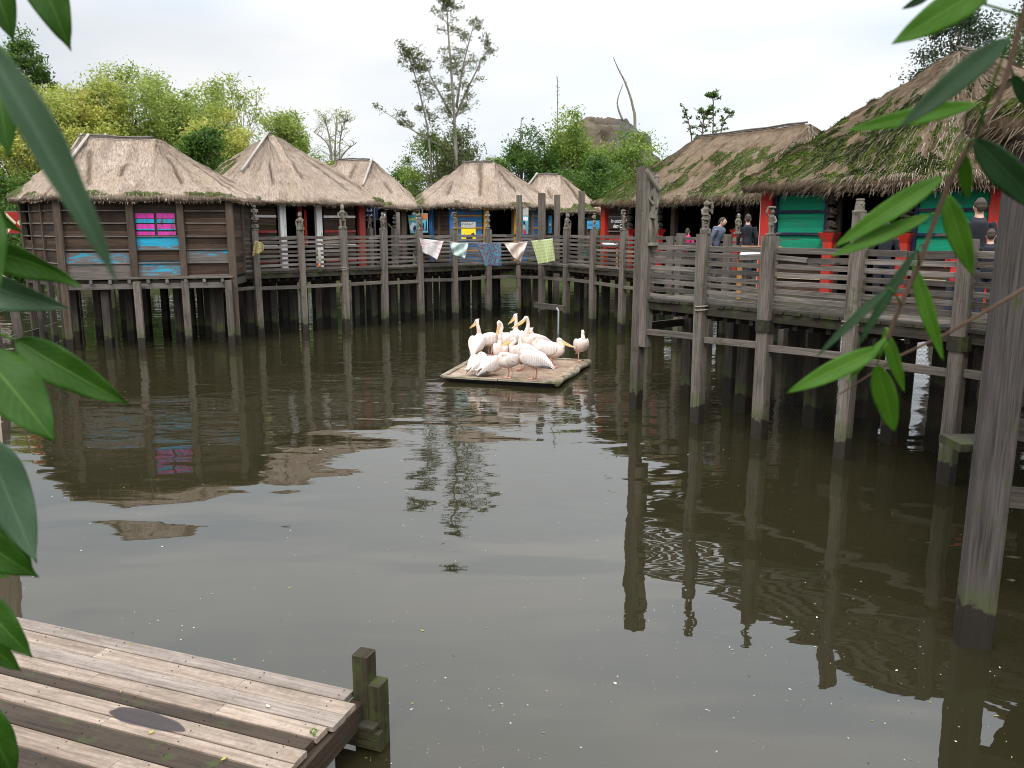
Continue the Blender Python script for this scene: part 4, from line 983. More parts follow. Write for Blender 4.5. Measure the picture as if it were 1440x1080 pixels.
# ---------------------------------------------------------------- boardwalks
def boardwalk(root,pts,side,width,tops,railspec=True,beam_z=1.5,deck_z=2.0,pw=.22,rear=True,seed=1,slats=8,zt=3.07,skip=(),depthz=-1.5,rsp=1.0):
    """pts: line of front posts; side: unit vector away from the pond for each bay"""
    r=random.Random(seed); n=len(pts)
    for i,p in enumerate(pts):
        mb=MB(); w=pw*r.uniform(.92,1.1); lean=V((r.uniform(-.04,.04),r.uniform(-.03,.03),0))
        mb.beam(V((p[0],p[1],depthz)),V((p[0],p[1],tops[i]))+lean,w,w*.95,ch=.07,up=V((side[min(i,n-2)][0],side[min(i,n-2)][1],0)))
        o=mb.build('post',M['post'],root)
        if r.random()<.4:      # rope lashing
            mb=MB(); c=V((p[0],p[1],1.95)); mb.tube([c+V((w*.62*math.cos(a),w*.62*math.sin(a),.01*a)) for a in np.linspace(0,12,40)],.012,5); mb.build('lashing',M['rope'],o)
    for i in range(n-1):
        if i in skip: continue
        a=V((pts[i][0],pts[i][1],0)); b=V((pts[i+1][0],pts[i+1][1],0)); d=(b-a); L=d.length; d/=L; s=V((side[i][0],side[i][1],0))
        if railspec:
            mb=MB(); o0=s*.045
            for k in range(slats):
                z=deck_z+.055+(zt-.03-deck_z-.055)*k/(slats-1); th=.04; hh=.077 if k<slats-1 else .092
                z0=z+r.uniform(-.015,.015); z1=z+r.uniform(-.015,.015)
                if k>=slats-2 and r.random()<.5:
                    m_=r.uniform(.4,.7); q=a.lerp(b,m_)
                    mb.beam(a+d*.07+o0+V((0,0,z0)),q+o0+V((0,0,z1)),th,hh); mb.beam(q+d*.01+o0*1.4+V((0,0,z1-.02)),b-d*.07+o0*1.4+V((0,0,z1+.01)),th,hh*1.2)
                else: mb.beam(a+d*.07+o0+V((0,0,z0)),b-d*.07+o0+V((0,0,z1)),th,hh)
            mb.build('railing',M['rail'],root)
        mb=MB(); mb.beam(a+d*.1+V((0,0,beam_z+r.uniform(-.03,.03))),b-d*.1+V((0,0,beam_z+r.uniform(-.03,.03))),.08,.11); mb.build('cross_beam',M['post'],root)
        mb=MB(); mb.beam(a+s*.05+V((0,0,deck_z-.13)),b+s*.05+V((0,0,deck_z-.13)),.09,.15); mb.build('edge_beam',M['deck'],root)
        mb=MB(); k=int(L/.155)
        for j in range(k):
            c=a+d*(L*(j+.5)/k); w=L/k-.012
            mb.beam(c-s*(.02+r.uniform(-.02,.03))+V((0,0,deck_z-.03)),c+s*width+V((0,0,deck_z-.03)),w,.045,up=(0,0,1))
        mb.build('deck',M['deck'],root)
        mb=MB()
        for j in range(5): 
            c=a+d*(L*(j+.5)/5); mb.beam(c+s*.14+V((0,0,deck_z-.26)),c+s*width+V((0,0,deck_z-.26)),.08,.09)
        for off in (.5,.95): mb.beam(a+s*width*off+V((0,0,deck_z-.36)),b+s*width*off+V((0,0,deck_z-.36)),.1,.12)
        mb.build('joist',M['stilt'],root)
        if rear:
            for off in (.55,1.0):
                for q in (r.uniform(.0,.2),r.uniform(.5,.7)):
                    c=a+d*L*q+s*width*off; w=r.uniform(.16,.24)
                    mb=MB(); mb.beam(c+V((0,0,-1.5)),c+V((0,0,deck_z-.4)),w,w,up=(r.uniform(-.4,.4),1,0)); mb.build('pile',M['stilt'],root)
def net(root,a,b,z0,z1,name='wire_netting'):
    a=V((a[0],a[1],0));b=V((b[0],b[1],0)); n=max(2,int((b-a).length/.6)); r=random.Random(int(a.x*100))
    X=np.zeros((2,n));Y=X.copy();Z=X.copy();UVv=np.zeros((2,n,2))
    for j in range(n):
        p=a.lerp(b,j/(n-1))+V((r.uniform(-.04,.04),r.uniform(-.04,.04),0))
        for i,z in enumerate((z0,z1)): X[i,j]=p.x;Y[i,j]=p.y;Z[i,j]=z+r.uniform(-.04,.04);UVv[i,j]=((b-a).length*j/(n-1),z)
    return grid_mesh(name,X,Y,Z,UVv,{},M['net'],root,smooth=False)

LD=V((.785,.619)); LN=V((-.619,.785)); RD=V((.514,-.858)); RN=V((.858,.514))
ND=V((.60,-.80)); NN=V((.80,.60))
def walks():
    L=[P(370,473),P(428,468),P(488,461),P(541,458),P(593,453),P(640,448),P(687,446),P(729,443)]
    a0=V((-7.85,25.75)); a7=V((.25,32.15))
    L=[a0.lerp(a7,i/7) for i in range(8)]
    pre=a0-(a7-a0)/7*.95
    L=[pre]+L
    R=[a7+RD*s for s in (1.52,2.75,4.55,6.30)]   # px 762 796 833 873
    R=[P(762,448).xy,P(796,452).xy,P(833,460).xy,P(873,468).xy]
    R+=[R[-1]+RD*1.32*k for k in range(1,7)]
    pts=L+R
    side=[LN]*8+[(LN+RN).normalized()]+[RN]*(len(R)-1)
    tops=[3.1,3.26,3.28,3.3,3.28,3.28,3.3,3.28,4.55,4.58,3.28,3.28,3.26]+[3.2]*6
    root=empty('boardwalk',(0,0,0),0,'angled weathered boardwalk on piles running past the far huts and round the corner','boardwalk')
    boardwalk(root,[tuple(p) for p in pts],[tuple(s) for s in side],1.72,tops,seed=3,pw=.20)
    # rear posts standing behind the rail
    for q,D,zt in ((783,33.6,4.62),(817,33.0,4.74)):
        p=Q(q,340,D); mb=MB(); mb.beam((p.x,p.y,-1.5),(p.x,p.y,zt),.24,.24); mb.build('post',M['post'],root)
    # low far rail with short posts on the hut side
    for x,D,zt in ((520,30.3,3.32),(555,30.8,3.3),(943,23.9,3.12),(1024,21.6,3.2)):
        p=Q(x,330,D); mb=MB(); mb.beam((p.x,p.y,1.6),(p.x,p.y,zt),.2,.2,up=(.5,1,0)); mb.build('post',M['post'],root)
    for i in range(8): net(root,pts[i]+LN*.9,pts[i+1]+LN*.9,-.2,1.75)
    for i in range(9,16): net(root,pts[i]+RN*.9,pts[i+1]+RN*.9,-.2,1.75)
    # small pipe and crosspiece at the corner
    mb=MB(); c=P(785,470); c.z=0; mb.tube([c+V((0,0,-.8)),c+V((0,0,.75)),c+V((-.06,0,.85))],.028,8); 
    p_=mb.build('water_pipe',M['pipe'],root)
    mb=MB(); mb.beam(c+V((-.7,1.2,.82)),c+V((.2,.05,.82)),.1,.18); mb.build('bracket_beam',M['stilt'],root)
    # near boardwalk
    nr=empty('boardwalk',(0,0,0),0,'near boardwalk with slatted rail and square posts in front of the large green hut','boardwalk')
    N0=[P(893,573).xy,P(999,598).xy,P(1094,620).xy,P(1205,648).xy,P(1330,680).xy]
    N0=[N0[0],N0[0].lerp(N0[4],.262),N0[0].lerp(N0[4],.485),N0[0].lerp(N0[4],.735),N0[4]]
    N0.append(N0[4]+ND*1.45); N0.append(N0[5]+ND*1.4)
    tops=[4.45,3.27,3.25,3.58,3.24,3.24,3.2]
    boardwalk(nr,[tuple(p) for p in N0],[tuple(NN)]*7,2.85,tops,seed=8,pw=.205,zt=3.06,rear=False,deck_z=2.1,slats=8)
    # strapping second half of the tall end post
    p=N0[0]+NN*.02+ND*.19; mb=MB(); mb.beam((p.x,p.y,1.2),(p.x,p.y,4.35),.17,.2,up=(NN.x,NN.y,0)); mb.build('post',M['post'],nr)
    r=random.Random(5)
    for off,offs in ((1.35,(0.12,1.45,2.9,4.3,5.8,7.2)),(2.7,(.1,1.6,3.0,4.6,6.0))):
        for s in offs:
            c=N0[0]+NN*off+ND*s; w=r.uniform(.2,.27); mb=MB(); mb.beam((c.x,c.y,-1.5),(c.x+r.uniform(-.03,.03),c.y,1.65),w,w,up=(NN.x,NN.y,0)); mb.build('pile',M['stilt'],nr)
    for k,off in ((0,0.0),(1,1.35)):
        a=N0[0]+NN*.1; b=N0[0]+NN*2.7
    mb=MB(); a=N0[0]+NN*.1; b=N0[0]+NN*1.35; mb.beam((a.x,a.y,1.55),(b.x,b.y,1.55),.06,.14); mb.build('cross_beam',M['stilt'],nr)
    for i in range(0,6): net(nr,N0[i]+NN*1.45,N0[i+1]+NN*1.45,-.2,1.7)
    # collar blocks
    for i,zc in ((2,1.86),(4,1.92)):
        p=N0[i]; mb=MB(); mb.beam((p.x,p.y,zc-.11),(p.x,p.y,zc+.08),.27,.27,up=(NN.x,NN.y,0),ch=.2); mb.build('collar',M['deck'],nr)
    return pts,N0
WP,NP=walks()

# ---------------------------------------------------------------- carved figures
def statue_mesh(kind):
    mb=MB()
    def limb(p,r): mb.tube(p,r,8)
    if kind=='stand':
        mb.beam((0,0,0),(0,0,.06),.17,.15)
        for s in (-1,1): limb([(.04*s,0,.04),(.045*s,-.01,.13),(.035*s,0,.24)],[.032,.03,.04]); limb([(.085*s,.0,.40),(.10*s,-.02,.31),(.05*s,-.065,.27)],[.026,.022,.02])
        limb([(0,0,.20),(0,0,.27),(0,-.005,.35),(0,0,.42),(0,0,.46)],[.065,.06,.055,.075,.035])
        mb.ball((0,-.01,.51),(.045,.055,.065),10); limb([(0,-.01,.54),(0,0,.60)],[.052,.02]); mb.ball((0,-.06,.50),(.012,.02,.02),6)
    elif kind=='squat':
        mb.beam((0,0,0),(0,0,.07),.18,.17)
        for s in (-1,1): limb([(.05*s,.03,.09),(.085*s,-.07,.19),(.06*s,-.06,.07)],[.04,.035,.03]); limb([(.075*s,0,.30),(.10*s,-.05,.23),(.03*s,-.09,.26)],[.026,.024,.02])
        limb([(0,.02,.08),(0,.02,.20),(0,0,.31),(0,0,.36)],[.075,.065,.075,.035])
        mb.ball((0,-.01,.42),(.055,.065,.075),10); limb([(0,0,.46),(0,0,.51)],[.05,.045]); mb.ball((0,-.075,.41),(.014,.022,.03),6)
    elif kind=='totem':
        for k in range(3):
            z=.02+k*.18; mb.ball((0,0,z+.08),(.062,.06,.075),10); limb([(0,0,z),(0,0,z+.03)],[.065,.05])
            for s in (-1,1): limb([(.055*s,-.01,z+.13),(.075*s,-.04,z+.07),(.02*s,-.07,z+.05)],[.02,.018,.016])
            mb.ball((0,-.06,z+.11),(.012,.018,.022),6)
        mb.beam((0,0,0),(0,0,.03),.15,.15); limb([(0,0,.55),(0,0,.60)],[.05,.035])
    elif kind=='flute':
        mb.beam((0,0,0),(0,0,.10),.17,.14)
        for s in (-1,1): limb([(.035*s,0,.08),(.04*s,-.01,.19),(.035*s,0,.30)],[.03,.026,.042])
        limb([(-.01,0,.26),(0,0,.30),(0,0,.38),(-.01,0,.47),(0,0,.52)],[.085,.07,.05,.07,.035])
        limb([(-.08,0,.47),(-.075,-.04,.37),(.02,-.07,.36)],[.025,.024,.02]); limb([(.07,0,.47),(.10,-.03,.38),(.10,-.03,.50)],[.026,.024,.022]); limb([(.10,-.04,.48),(.07,-.05,.60)],[.028,.03])
        mb.ball((0,-.01,.57),(.055,.065,.062),10); mb.ball((.02,-.07,.56),(.015,.02,.018),6); limb([(0,.02,.59),(0,.05,.53)],[.05,.03])
    elif kind=='carrier':
        mb.beam((0,0,0),(0,0,.05),.15,.14)
        for s in (-1,1): limb([(.03*s,0,.03),(.03*s,-.01,.14),(.03*s,0,.24)],[.028,.024,.034])
        limb([(0,0,.20),(0,0,.28),(0,0,.38),(0,0,.42)],[.055,.05,.062,.03]); mb.ball((0,-.01,.47),(.042,.05,.055),10)
        limb([(-.06,0,.38),(-.12,0,.46),(-.07,0,.56)],[.022,.02,.02]); limb([(.06,0,.38),(.085,-.03,.29),(.03,-.06,.25)],[.022,.02,.018])
        mb.ball((-.01,0,.555),(.095,.06,.03),10)
    elif kind=='mask':
        mb.beam((0,0,0),(0,0,.05),.20,.18); limb([(0,0,.04),(0,0,.12),(0,0,.20),(0,0,.25)],[.09,.085,.075,.06],)
        mb.ball((0,-.07,.13),(.02,.03,.04),6); mb.ball((-.035,-.075,.17),(.018,.015,.015),6); mb.ball((.035,-.075,.17),(.018,.015,.015),6); limb([(0,0,.24),(0,0,.27)],[.08,.07])
    elif kind=='tall':
        limb([(0,0,0),(0,0,.05)],[.13,.11])
        limb([(-.03,0,.03),(-.05,0,.25),(-.09,.02,.47),(-.03,0,.55)],[.055,.05,.06,.075]); limb([(.045,0,.03),(.05,-.01,.25),(.03,0,.5)],[.045,.04,.05])
        limb([(-.02,0,.48),(0,0,.60),(.02,0,.78),(.02,0,.98),(.02,0,1.04)],[.085,.08,.065,.075,.04])
        limb([(-.06,0,.96),(-.10,-.03,.82),(-.02,-.08,.72)],[.035,.03,.025]); limb([(.09,0,.96),(.11,-.03,.85),(.05,-.08,.66)],[.035,.03,.025])
        mb.ball((.03,-.02,1.12),(.06,.07,.085),12); limb([(.03,-.02,1.18),(.03,0,1.23)],[.065,.04]); mb.ball((.03,-.09,1.10),(.015,.025,.03),6)
        limb([(.12,-.10,.97),(-.06,-.10,1.16),(-.20,-.08,1.32)],[.045,.05,.05])
    elif kind=='horned':
        mb.beam((0,0,0),(0,0,.05),.17,.16)
        for s in (-1,1): limb([(.04*s,0,.04),(.06*s,-.04,.14),(.03*s,0,.22)],[.035,.032,.045])
        limb([(0,0,.18),(.01,0,.28),(0,0,.38),(0,0,.43)],[.07,.06,.078,.04])
        limb([(-.07,0,.38),(-.10,-.05,.30),(-.03,-.08,.25)],[.026,.024,.02]); limb([(.07,0,.38),(.11,-.03,.36),(.10,-.05,.48)],[.026,.024,.02])
        mb.ball((-.01,-.01,.49),(.06,.06,.065),10); mb.ball((-.09,0,.47),(.04,.04,.05),8)
        limb([(.07,-.03,.50),(.10,-.03,.62),(.06,-.03,.76),(-.01,-.03,.88)],[.018,.016,.013,.009]); limb([(.02,-.03,.53),(0,-.03,.65),(-.03,-.03,.75)],[.014,.012,.008])
    return carve(mb,'carved_figure_'+kind,.0085,2)
SM={}
def statue(kind,loc,rz,h,label,mat='statue'):
    if kind not in SM: SM[kind]=statue_mesh(kind)
    base={'stand':.60,'squat':.51,'totem':.6,'flute':.63,'carrier':.59,'mask':.27,'tall':1.33,'horned':.9}[kind]
    me=SM[kind]
    if mat!='statue': me=me.copy()
    o=mesh_obj('carved_figure',me,M[mat]) if mat!='statue' else bpy.data.objects.new('carved_figure',me)
    if mat=='statue':
        me.materials.clear(); me.materials.append(M['statue']); COL.objects.link(o)
    o.location=loc; o.rotation_euler=(0,0,rz); s=h/base; w_=.82 if kind=='tall' else 1.08; o.scale=(s*w_,s*w_,s)
    return tag(o,label,'carved figure','carved wooden figures on posts and plinths')
def statues():
    a=[(1,'totem',.76,.1,'tall carved figure on the first railing post beside the yellow patterned rag'),
       (2,'squat',.56,-.5,'carved figure in front of the open doorway between the white door posts'),
       (3,'stand',.80,.2,'carved figure in front of the white and red rails right of the doorway'),
       (4,'stand',.58,.6,'carved figure on the railing post right of the navy sign'),
       (5,'horned',.92,-.1,'carved figure holding a curved horned bow above its head'),
       (6,'carrier',.60,.5,'slim carved figure at the left edge of the blue boards'),
       (7,'totem',.66,-.2,'carved figure right beside the yellow door post')]
    for i,k,h,rz,l in a:
        p=WP[i]; z={1:3.26,2:3.28,3:3.3,4:3.28,5:3.28,6:3.3,7:3.28}[i]
        statue(k,(p.x,p.y,z),rz+.3,h,l)
    for i,k,h,rz,l,z in ((10,'squat',.58,.9,'hooded carved figure on the post right of the yellow patterned cloth',3.28),(11,'totem',.55,-.9,'thin carved figure in front of the sky blue sign',3.28),(12,'carrier',.66,.9,'carved figure in front of the red planks with a load on its head',3.26)):
        p=WP[i]; statue(k,(p.x,p.y,z),rz,h,l)
    p=Q(520,330,30.3); statue('stand',(p.x,p.y,3.32),.3,.5,'small pale carved figure under the navy sign')
    p=Q(555,330,30.8); statue('totem',(p.x,p.y,3.3),.3,.5,'dark carved figure near the leaning bamboo pole','dstatue')
    p=NP[0]+ND*.34; statue('tall',(p.x,p.y,3.05),-.2,1.34,'tall bearded carved figure with a log on its shoulder beside the tall end post')
    p=NP[1]; statue('flute',(p.x,p.y,3.27),.1,.55,'largest pale carved figure raising a horn to its mouth on the near railing post')
    p=NP[2]; statue('carrier',(p.x,p.y,3.25),.3,.46,'carved figure with a tray on its head in front of the green boards')
    p=NP[3]; statue('mask',(p.x,p.y,3.58),.4,.20,'squat carved head capping the tallest near railing post')
    for x,D,k,h,l,z in ((919,24.8,'squat',.52,'seated carved figure just right of the tall bearded one',3.2),(992,22.6,'flute',.56,'carved musician figure left of the largest pale figure',3.16),(1037,21.4,'stand',.52,'carved figure close behind the largest pale figure',3.2)):
        p=Q(x,330,D); mb=None; statue(k,(p.x,p.y,z),.5,h,l)
    f0,f1=(3.35,30.0),(7.6,23.0); a_,d,nr,L=wall_frame(f0,f1)
    for x,l in ((889,'dark carving on the red plinth right of the lettered board'),(931,'dark carving on the red plinth at the first open bay of the long hut'),(1042,'dark carving on the red plinth behind the largest pale figure')):
        t=on_seg(f0,f1,x); c=a_+d*(t*L)+nr*.12; statue('totem',(c.x,c.y,ZF+1.3),.9,.8,l,'dstatue')
    f0,f1=(5.25,17.0),(9.6,12.65); a_,d,nr,L=wall_frame(f0,f1)
    for x,l in ((1172,'dark carving on the red plinth left of the green hut doorway'),(1277,'dark carving on the red plinth right of the green hut doorway')):
        t=on_seg(f0,f1,x); c=a_+d*(t*L)+nr*.14; statue('totem',(c.x,c.y,ZF+1.28),.8,.82,l,'dstatue')
    # extra posts under the back-row figures
statues()

# ---------------------------------------------------------------- clothesline and rags
def washing():
    a=V((WP[5].x-.02,WP[5].y-.1,2.98)); b=V((Q(778,335,29.9).x,29.9,2.97)); mb=MB()
    def line(t,sag=.16): p=a.lerp(b,t); p.z-=sag*4*t*(1-t); return p
    mb.tube([line(k/24) for k in range(25)],.008,5); tag(mb.build('clothesline',M['rope']),'thin rope strung across the boardwalk corner carrying five cloths','clothesline')
    C=[('white cloth with fine pink stripes, leftmost on the line',mat_cloth('cloth_pink_stripe',(.80,.76,.75),(.62,.20,.25),'lines',26,.56),[(593,335),(626,341),(615,365),(593,354)]),
       ('pale mint folded cloth, second from the left on the line',mat_cloth('cloth_mint',(.62,.72,.68),(.40,.52,.46),'noise',9,.6),[(633,340),(660,342),(654,363),(637,358)]),
       ('blue cloth with maroon dots hanging in the middle of the line',mat_cloth('cloth_blue_dots',(.08,.27,.36),(.22,.07,.09),'dots',15,.75),[(670,342),(705,343),(705,374),(682,374)]),
       ('cream cloth with faint red figures, fourth on the line',mat_cloth('cloth_cream',(.78,.66,.58),(.58,.18,.15),'noise',14,.66),[(708,341),(742,340),(732,368),(722,362)]),
       ('large yellow and white checked cloth at the right end of the line',mat_cloth('cloth_yellow_check',(.55,.62,.22),(.70,.72,.68),'check',9),[(747,340),(781,337),(781,367),(757,372)])]
    r=np.random.default_rng(3)
    for q,(label,mat,c) in enumerate(C):
        tx=[(Q(x,y,30).x-a.x)/(b.x-a.x) for x,y in c[:2]]; 
        D=line(sum(tx)/2).y
        c3=[Q(x,y,D) for x,y in c]; c3[0]=line(max(0.005,tx[0])); c3[1]=line(min(.995,tx[1])) 
        n=22; u,v=np.meshgrid(np.linspace(0,1,n),np.linspace(0,1,n)); X=np.zeros((n,n));Y=X.copy();Z=X.copy()
        for k,w in enumerate(((1-u)*(1-v),u*(1-v),u*v,(1-u)*v)): X+=w*c3[k].x;Y+=w*c3[k].y;Z+=w*c3[k].z
        Z-=(1-v)*.03*np.sin(u*PI)*(q%2); 
        fold=.05*np.sin(u*9+q+2*v)*(.3+v)+.03*np.sin(u*17+q*2)*(1-v*.4)
        if q in (1,3): fold+=.06*np.sin((u+v)*8)
        Y+=fold-.02
        UVv=np.stack([u*1.0+q*3,v*.85],-1)
        o=grid_mesh('hanging_cloth',X,Y,Z,UVv,{},mat); sm=o.modifiers.new('thickness','SOLIDIFY'); sm.thickness=.008
        tag(o,label,'cloth')
    # yellow patterned rag tied to the first post
    m=mat_cloth('rag_flowers',(.62,.56,.26),(.35,.08,.10),'dots',9,.5)
    p=WP[1]; n=14; u,v=np.meshgrid(np.linspace(0,1,n),np.linspace(0,1,n))
    c3=[Q(357,338,25.4),Q(372,342,25.4),Q(371,353,25.4),Q(355,361,25.4)]; X=np.zeros((n,n));Y=X.copy();Z=X.copy()
    for k,w in enumerate(((1-u)*(1-v),u*(1-v),u*v,(1-u)*v)): X+=w*c3[k].x;Y+=w*c3[k].y;Z+=w*c3[k].z
    Y+=.04*np.sin(u*10)*(v+.3)-.02
    X+=(.5-u)*.12*np.exp(-v*6)
    o=grid_mesh('patterned_rag',X,Y,Z,np.stack([u,v],-1),{},m); o.modifiers.new('t','SOLIDIFY').thickness=.01; tag(o,'cream rag with maroon dots knotted to a railing post','rag')
    mb=MB(); r2=random.Random(2)
    b0=Q(449,352,26.9); 
    for k in range(6): mb.tube([b0+V((r2.uniform(-.02,.02),0,0)),b0+V((r2.uniform(-.05,.05),-.02,-.3)),b0+V((r2.uniform(-.04,.06),0,-.62-.1*r2.random()))],[.014,.018,.006],5)
    tag(mb.build('dangling_straps',M['rope']),'bundle of pale straps hanging from the railing with an orange float','straps')
    mb=MB(); mb.ball(b0+V((-.01,-.05,-.48)),(.045,.04,.07),8); tag(mb.build('float',M['signorange']),'small orange float caught in the dangling straps','float')
washing()

# ---------------------------------------------------------------- information panels
def panels():
    def board(D,xa,xb,ya,yb,label):
        s=empty('information_panel',(0,0,0),0,label,'information panel')
        A=Q(xa,yb,D);B=Q(xb,yb,D-.5*(xb-xa)/54); top=Q(xa,ya,D).z; d=(B-A); d.z=0; L=d.length; d.normalize(); n=V((d.y,-d.x,0))
        zb=A.z; lean=-n*.22
        mb=MB(); f=[A+n*.1,A+n*.1+d*L,A+d*L-n*.15+V((0,0,top-zb)),A-n*.15+V((0,0,top-zb))]
        g=[p-V((0,0,.03)) for p in f]; mb.add(f+g,[[0,1,2,3],[7,6,5,4],[0,4,5,1],[1,5,6,2],[2,6,7,3],[3,7,4,0]]); mb.build('panel',M['infowhite'],s)
        for nm,(p,q) in dict(a=(f[0],f[1]),b=(f[3],f[2])).items():
            mb=MB(); mb.beam(p-d*.06,q+d*.06,.07,.06); mb.build('frame',M['oak'],s)
        for q in (0.0,1.0):
            mb=MB(); c=A+d*L*q; c2=V((c.x,c.y,ZF)); mb.beam(c2,c+V((0,0,.05)),.08,.08); mb.build('leg',M['oak'],s)
    board(15.2,1041,1088,348,361,'orange-framed information panel behind the near rail left of the green hut')
    board(29.0,846,868,341,345,'orange-framed information panel behind the rail at the lettered hut')
panels()

# ---------------------------------------------------------------- jetty, raft, left post, left wire fence
def jetty():
    z=.38; A=P(-60,848,z); B=P(503,970,z); E1=P(400,1083,z)
    u=(B-A).normalized(); 
    e=(E1-B).normalized()
    v=V((u.y,-u.x,0));     # towards the camera
    root=empty('jetty',(B.x,B.y,0),0,'low plank jetty in the lower left corner with pale and dark brown boards','jetty')
    B0=B.copy()
    L0=6.0; y=0; r=random.Random(4)
    kinds=['jet_grey','jet_pale','jet_grey','jet_pale','jet_dark','jet_pale','jet_pale','jet_dark','jet_pale','jet_dark','jet_grey','jet_dark','jet_pale','jet_grey']
    W=[.135,.14,.145,.13,.105,.13,.095,.17,.15,.16,.15,.14,.14,.14]
    sk=e.dot(u)/max(1e-6,e.dot(v))
    inv=V((-B0.x,-B0.y,0))
    for i,(k,w) in enumerate(zip(kinds,W)):
        c=y+w/2; end=sk*c+r.uniform(-.02,.03)+(.07 if i in (1,2) else 0)-(.02 if i==0 else 0)
        dz=r.uniform(-.004,.004); splits=[]
        x=end; segs=[]
        first={0:9,1:.85,2:9,3:.75,4:9,5:9,6:1.35,7:9,8:.95,9:9}.get(i,1.6)
        while x>-L0:
            l=first if x==end else r.uniform(.9,1.7); l=min(l,x+L0) if l<9 else x+L0
            segs.append((x,x-l)); x-=l+.003
        for q,(x1,x0) in enumerate(segs):
            if x1-x0<.05: continue
            mb=MB(); nseg=max(2,int((x1-x0)/.35))
            p=B0+v*c+V((0,0,dz-.02))+inv
            mb.beam(p+u*x0,p+u*x1,w-.010,.04,ch=.09,tint=r.random())
            o=mb.build('plank',M[k],root); 
        y+=w+.002
    tot=y
    mb=MB(); p0=B0+inv+V((0,0,-.14))+u*(-.02); mb.beam(p0-v*.02+u*.03,p0+v*tot+u*(sk*tot+.02),.09,.17); mb.build('end_beam',M['jet_dark'],root)
    for k in range(4):
        mb=MB(); q=B0+inv-u*(.5+k*1.3)+V((0,0,-.1)); mb.beam(q,q+v*tot,.1,.12); mb.build('bearer',M['jet_post'],root)
    for k in range(3):
        mb=MB(); q=B0+inv-u*(1.6+k*1.6)+v*.1; mb.beam(V((q.x,q.y,-1.6)),V((q.x,q.y,.3)),.15,.15); mb.build('pile',M['jet_post'],root)
    for i_,yy in enumerate(np.cumsum(W)):
        if i_>9: break
        mb=MB()
        for q in range(5):
            for dd_ in (-.03,.03): 
                p=B0+inv+v*(yy-W[i_]/2+dd_)-u*(.09+q*.62+r.uniform(-.01,.01)); mb.tube([p,p+V((0,0,.0035))],.0042,6)
        tag(mb.build('nail_heads',M['black'],root),kind='stuff')
    # corner post in two steps
    c=P(512,1042)-B0; c.z=0; c.x+=B0.x-B0.x
    base=V((P(517,1042).x-B.x,P(517,1042).y-B.y,0))
    mb=MB(); mb.beam(base+V((0,0,-1.6)),base+V((-.005,0,.645)),.115,.125,ch=.07,up=v); mb.build('corner_post',M['jet_post'],root)
    b2=base+u*.095+v*.0
    mb=MB(); mb.beam(b2+V((0,0,-1.6)),b2+V((0,0,.455)),.085,.13,ch=.07,up=v); mb.build('corner_post',M['jet_post'],root)
    mb=MB(); b3=base+u*.04+v*.10; mb.beam(b3-u*.22+V((0,0,.10)),b3+u*.13+V((0,0,.10)),.05,.13,ch=.1); mb.build('brace_block',M['jet_post'],root)
    mb=MB(); b3=base+u*.06+v*.07; mb.beam(b3-u*.10+V((0,0,.19)),b3+u*.07+V((0,0,.19)),.14,.025); mb.build('brace_block',M['deck'],root)
    # damp patch: a thin film of water on two boards
    pc=P(205,1012,z); mb=MB(); pts=[]
    for k in range(40):
        a=2*PI*k/40; rr=1+.06*math.sin(3*a+1)+.03*math.sin(7*a)
        pts.append(V((pc.x,pc.y,z))+u*(.29*rr*math.cos(a)+.03*math.sin(a))+v*(.074*rr*math.sin(a)))
    mb.add([p+V((0,0,.0055)) for p in pts],[list(range(39,-1,-1))]); 
    m=N('damp_film'); tp=m.n('BsdfTransparent'); tp.inputs[0].default_value=(.30,.245,.265,1); gl=m.n('BsdfGlossy'); gl.inputs['Roughness'].default_value=.25; fx=m.n('MixShader'); fx.inputs[0].default_value=.07; m.l(tp.outputs[0],fx.inputs[1]); m.l(gl.outputs[0],fx.inputs[2]); M['damp']=m.done(fx.outputs[0])
    tag(mb.build('puddle',M['damp']),'dark wet stain on the jetty boards','puddle')
    # fallen leaves on the jetty
    for x,y,l in ((213,1032,'yellow fallen leaf lying on the dark jetty board'),(315,1069,'yellow fallen leaf near the end of the dark jetty board'),(377,995,'curled brown leaf near the jetty corner'),(182,909,'tiny orange leaf on the second jetty board'),(330,929,'tiny orange leaf near the far edge of the jetty'),(170,974,'small orange leaf in the middle of the jetty')):
        c=P(x,y,z); big=.028 if 'curled' in l or 'yellow' in l else .014; mb=MB(); n=7; vs=[];an=random.uniform(0,3); du=V((math.cos(an),math.sin(an),0)); dv=V((-du.y,du.x,0))
        for i in range(n):
            t=i/(n-1); w=big*.38*math.sin(PI*min(1,t*.9+.05)); 
            for s in (-1,0,1): vs.append(c+du*big*(t-.5)*1.6+dv*w*s+V((0,0,.006+abs(s)*.006+.01*(t-.5)**2)))
        fs=[[i*3+k,i*3+k+1,i*3+k+4,i*3+k+3] for i in range(n-1) for k in (0,1)]
        mb.add(vs,fs,None,.95,True); o=mb.build('fallen_leaf',M['lf_yellow'] if 'curled' not in l else M['straw']); o.modifiers.new('t','SOLIDIFY').thickness=.0012; tag(o,l,'leaf')
    # weed sprouting by the end
    c=P(442,1036,z); mb=MB(); r=random.Random(6)
    for k in range(10):
        a=r.uniform(0,6.3); p1=c+V((math.cos(a)*.02,math.sin(a)*.02,r.uniform(.015,.05))); mb.tube([c,p1],.0012,4); mb.ball(p1,(.008,.008,.003),6)
    tag(mb.build('seedling',M['lf_mid']),'tiny green seedling sprouting at the end of the jetty','plant')
jetty()
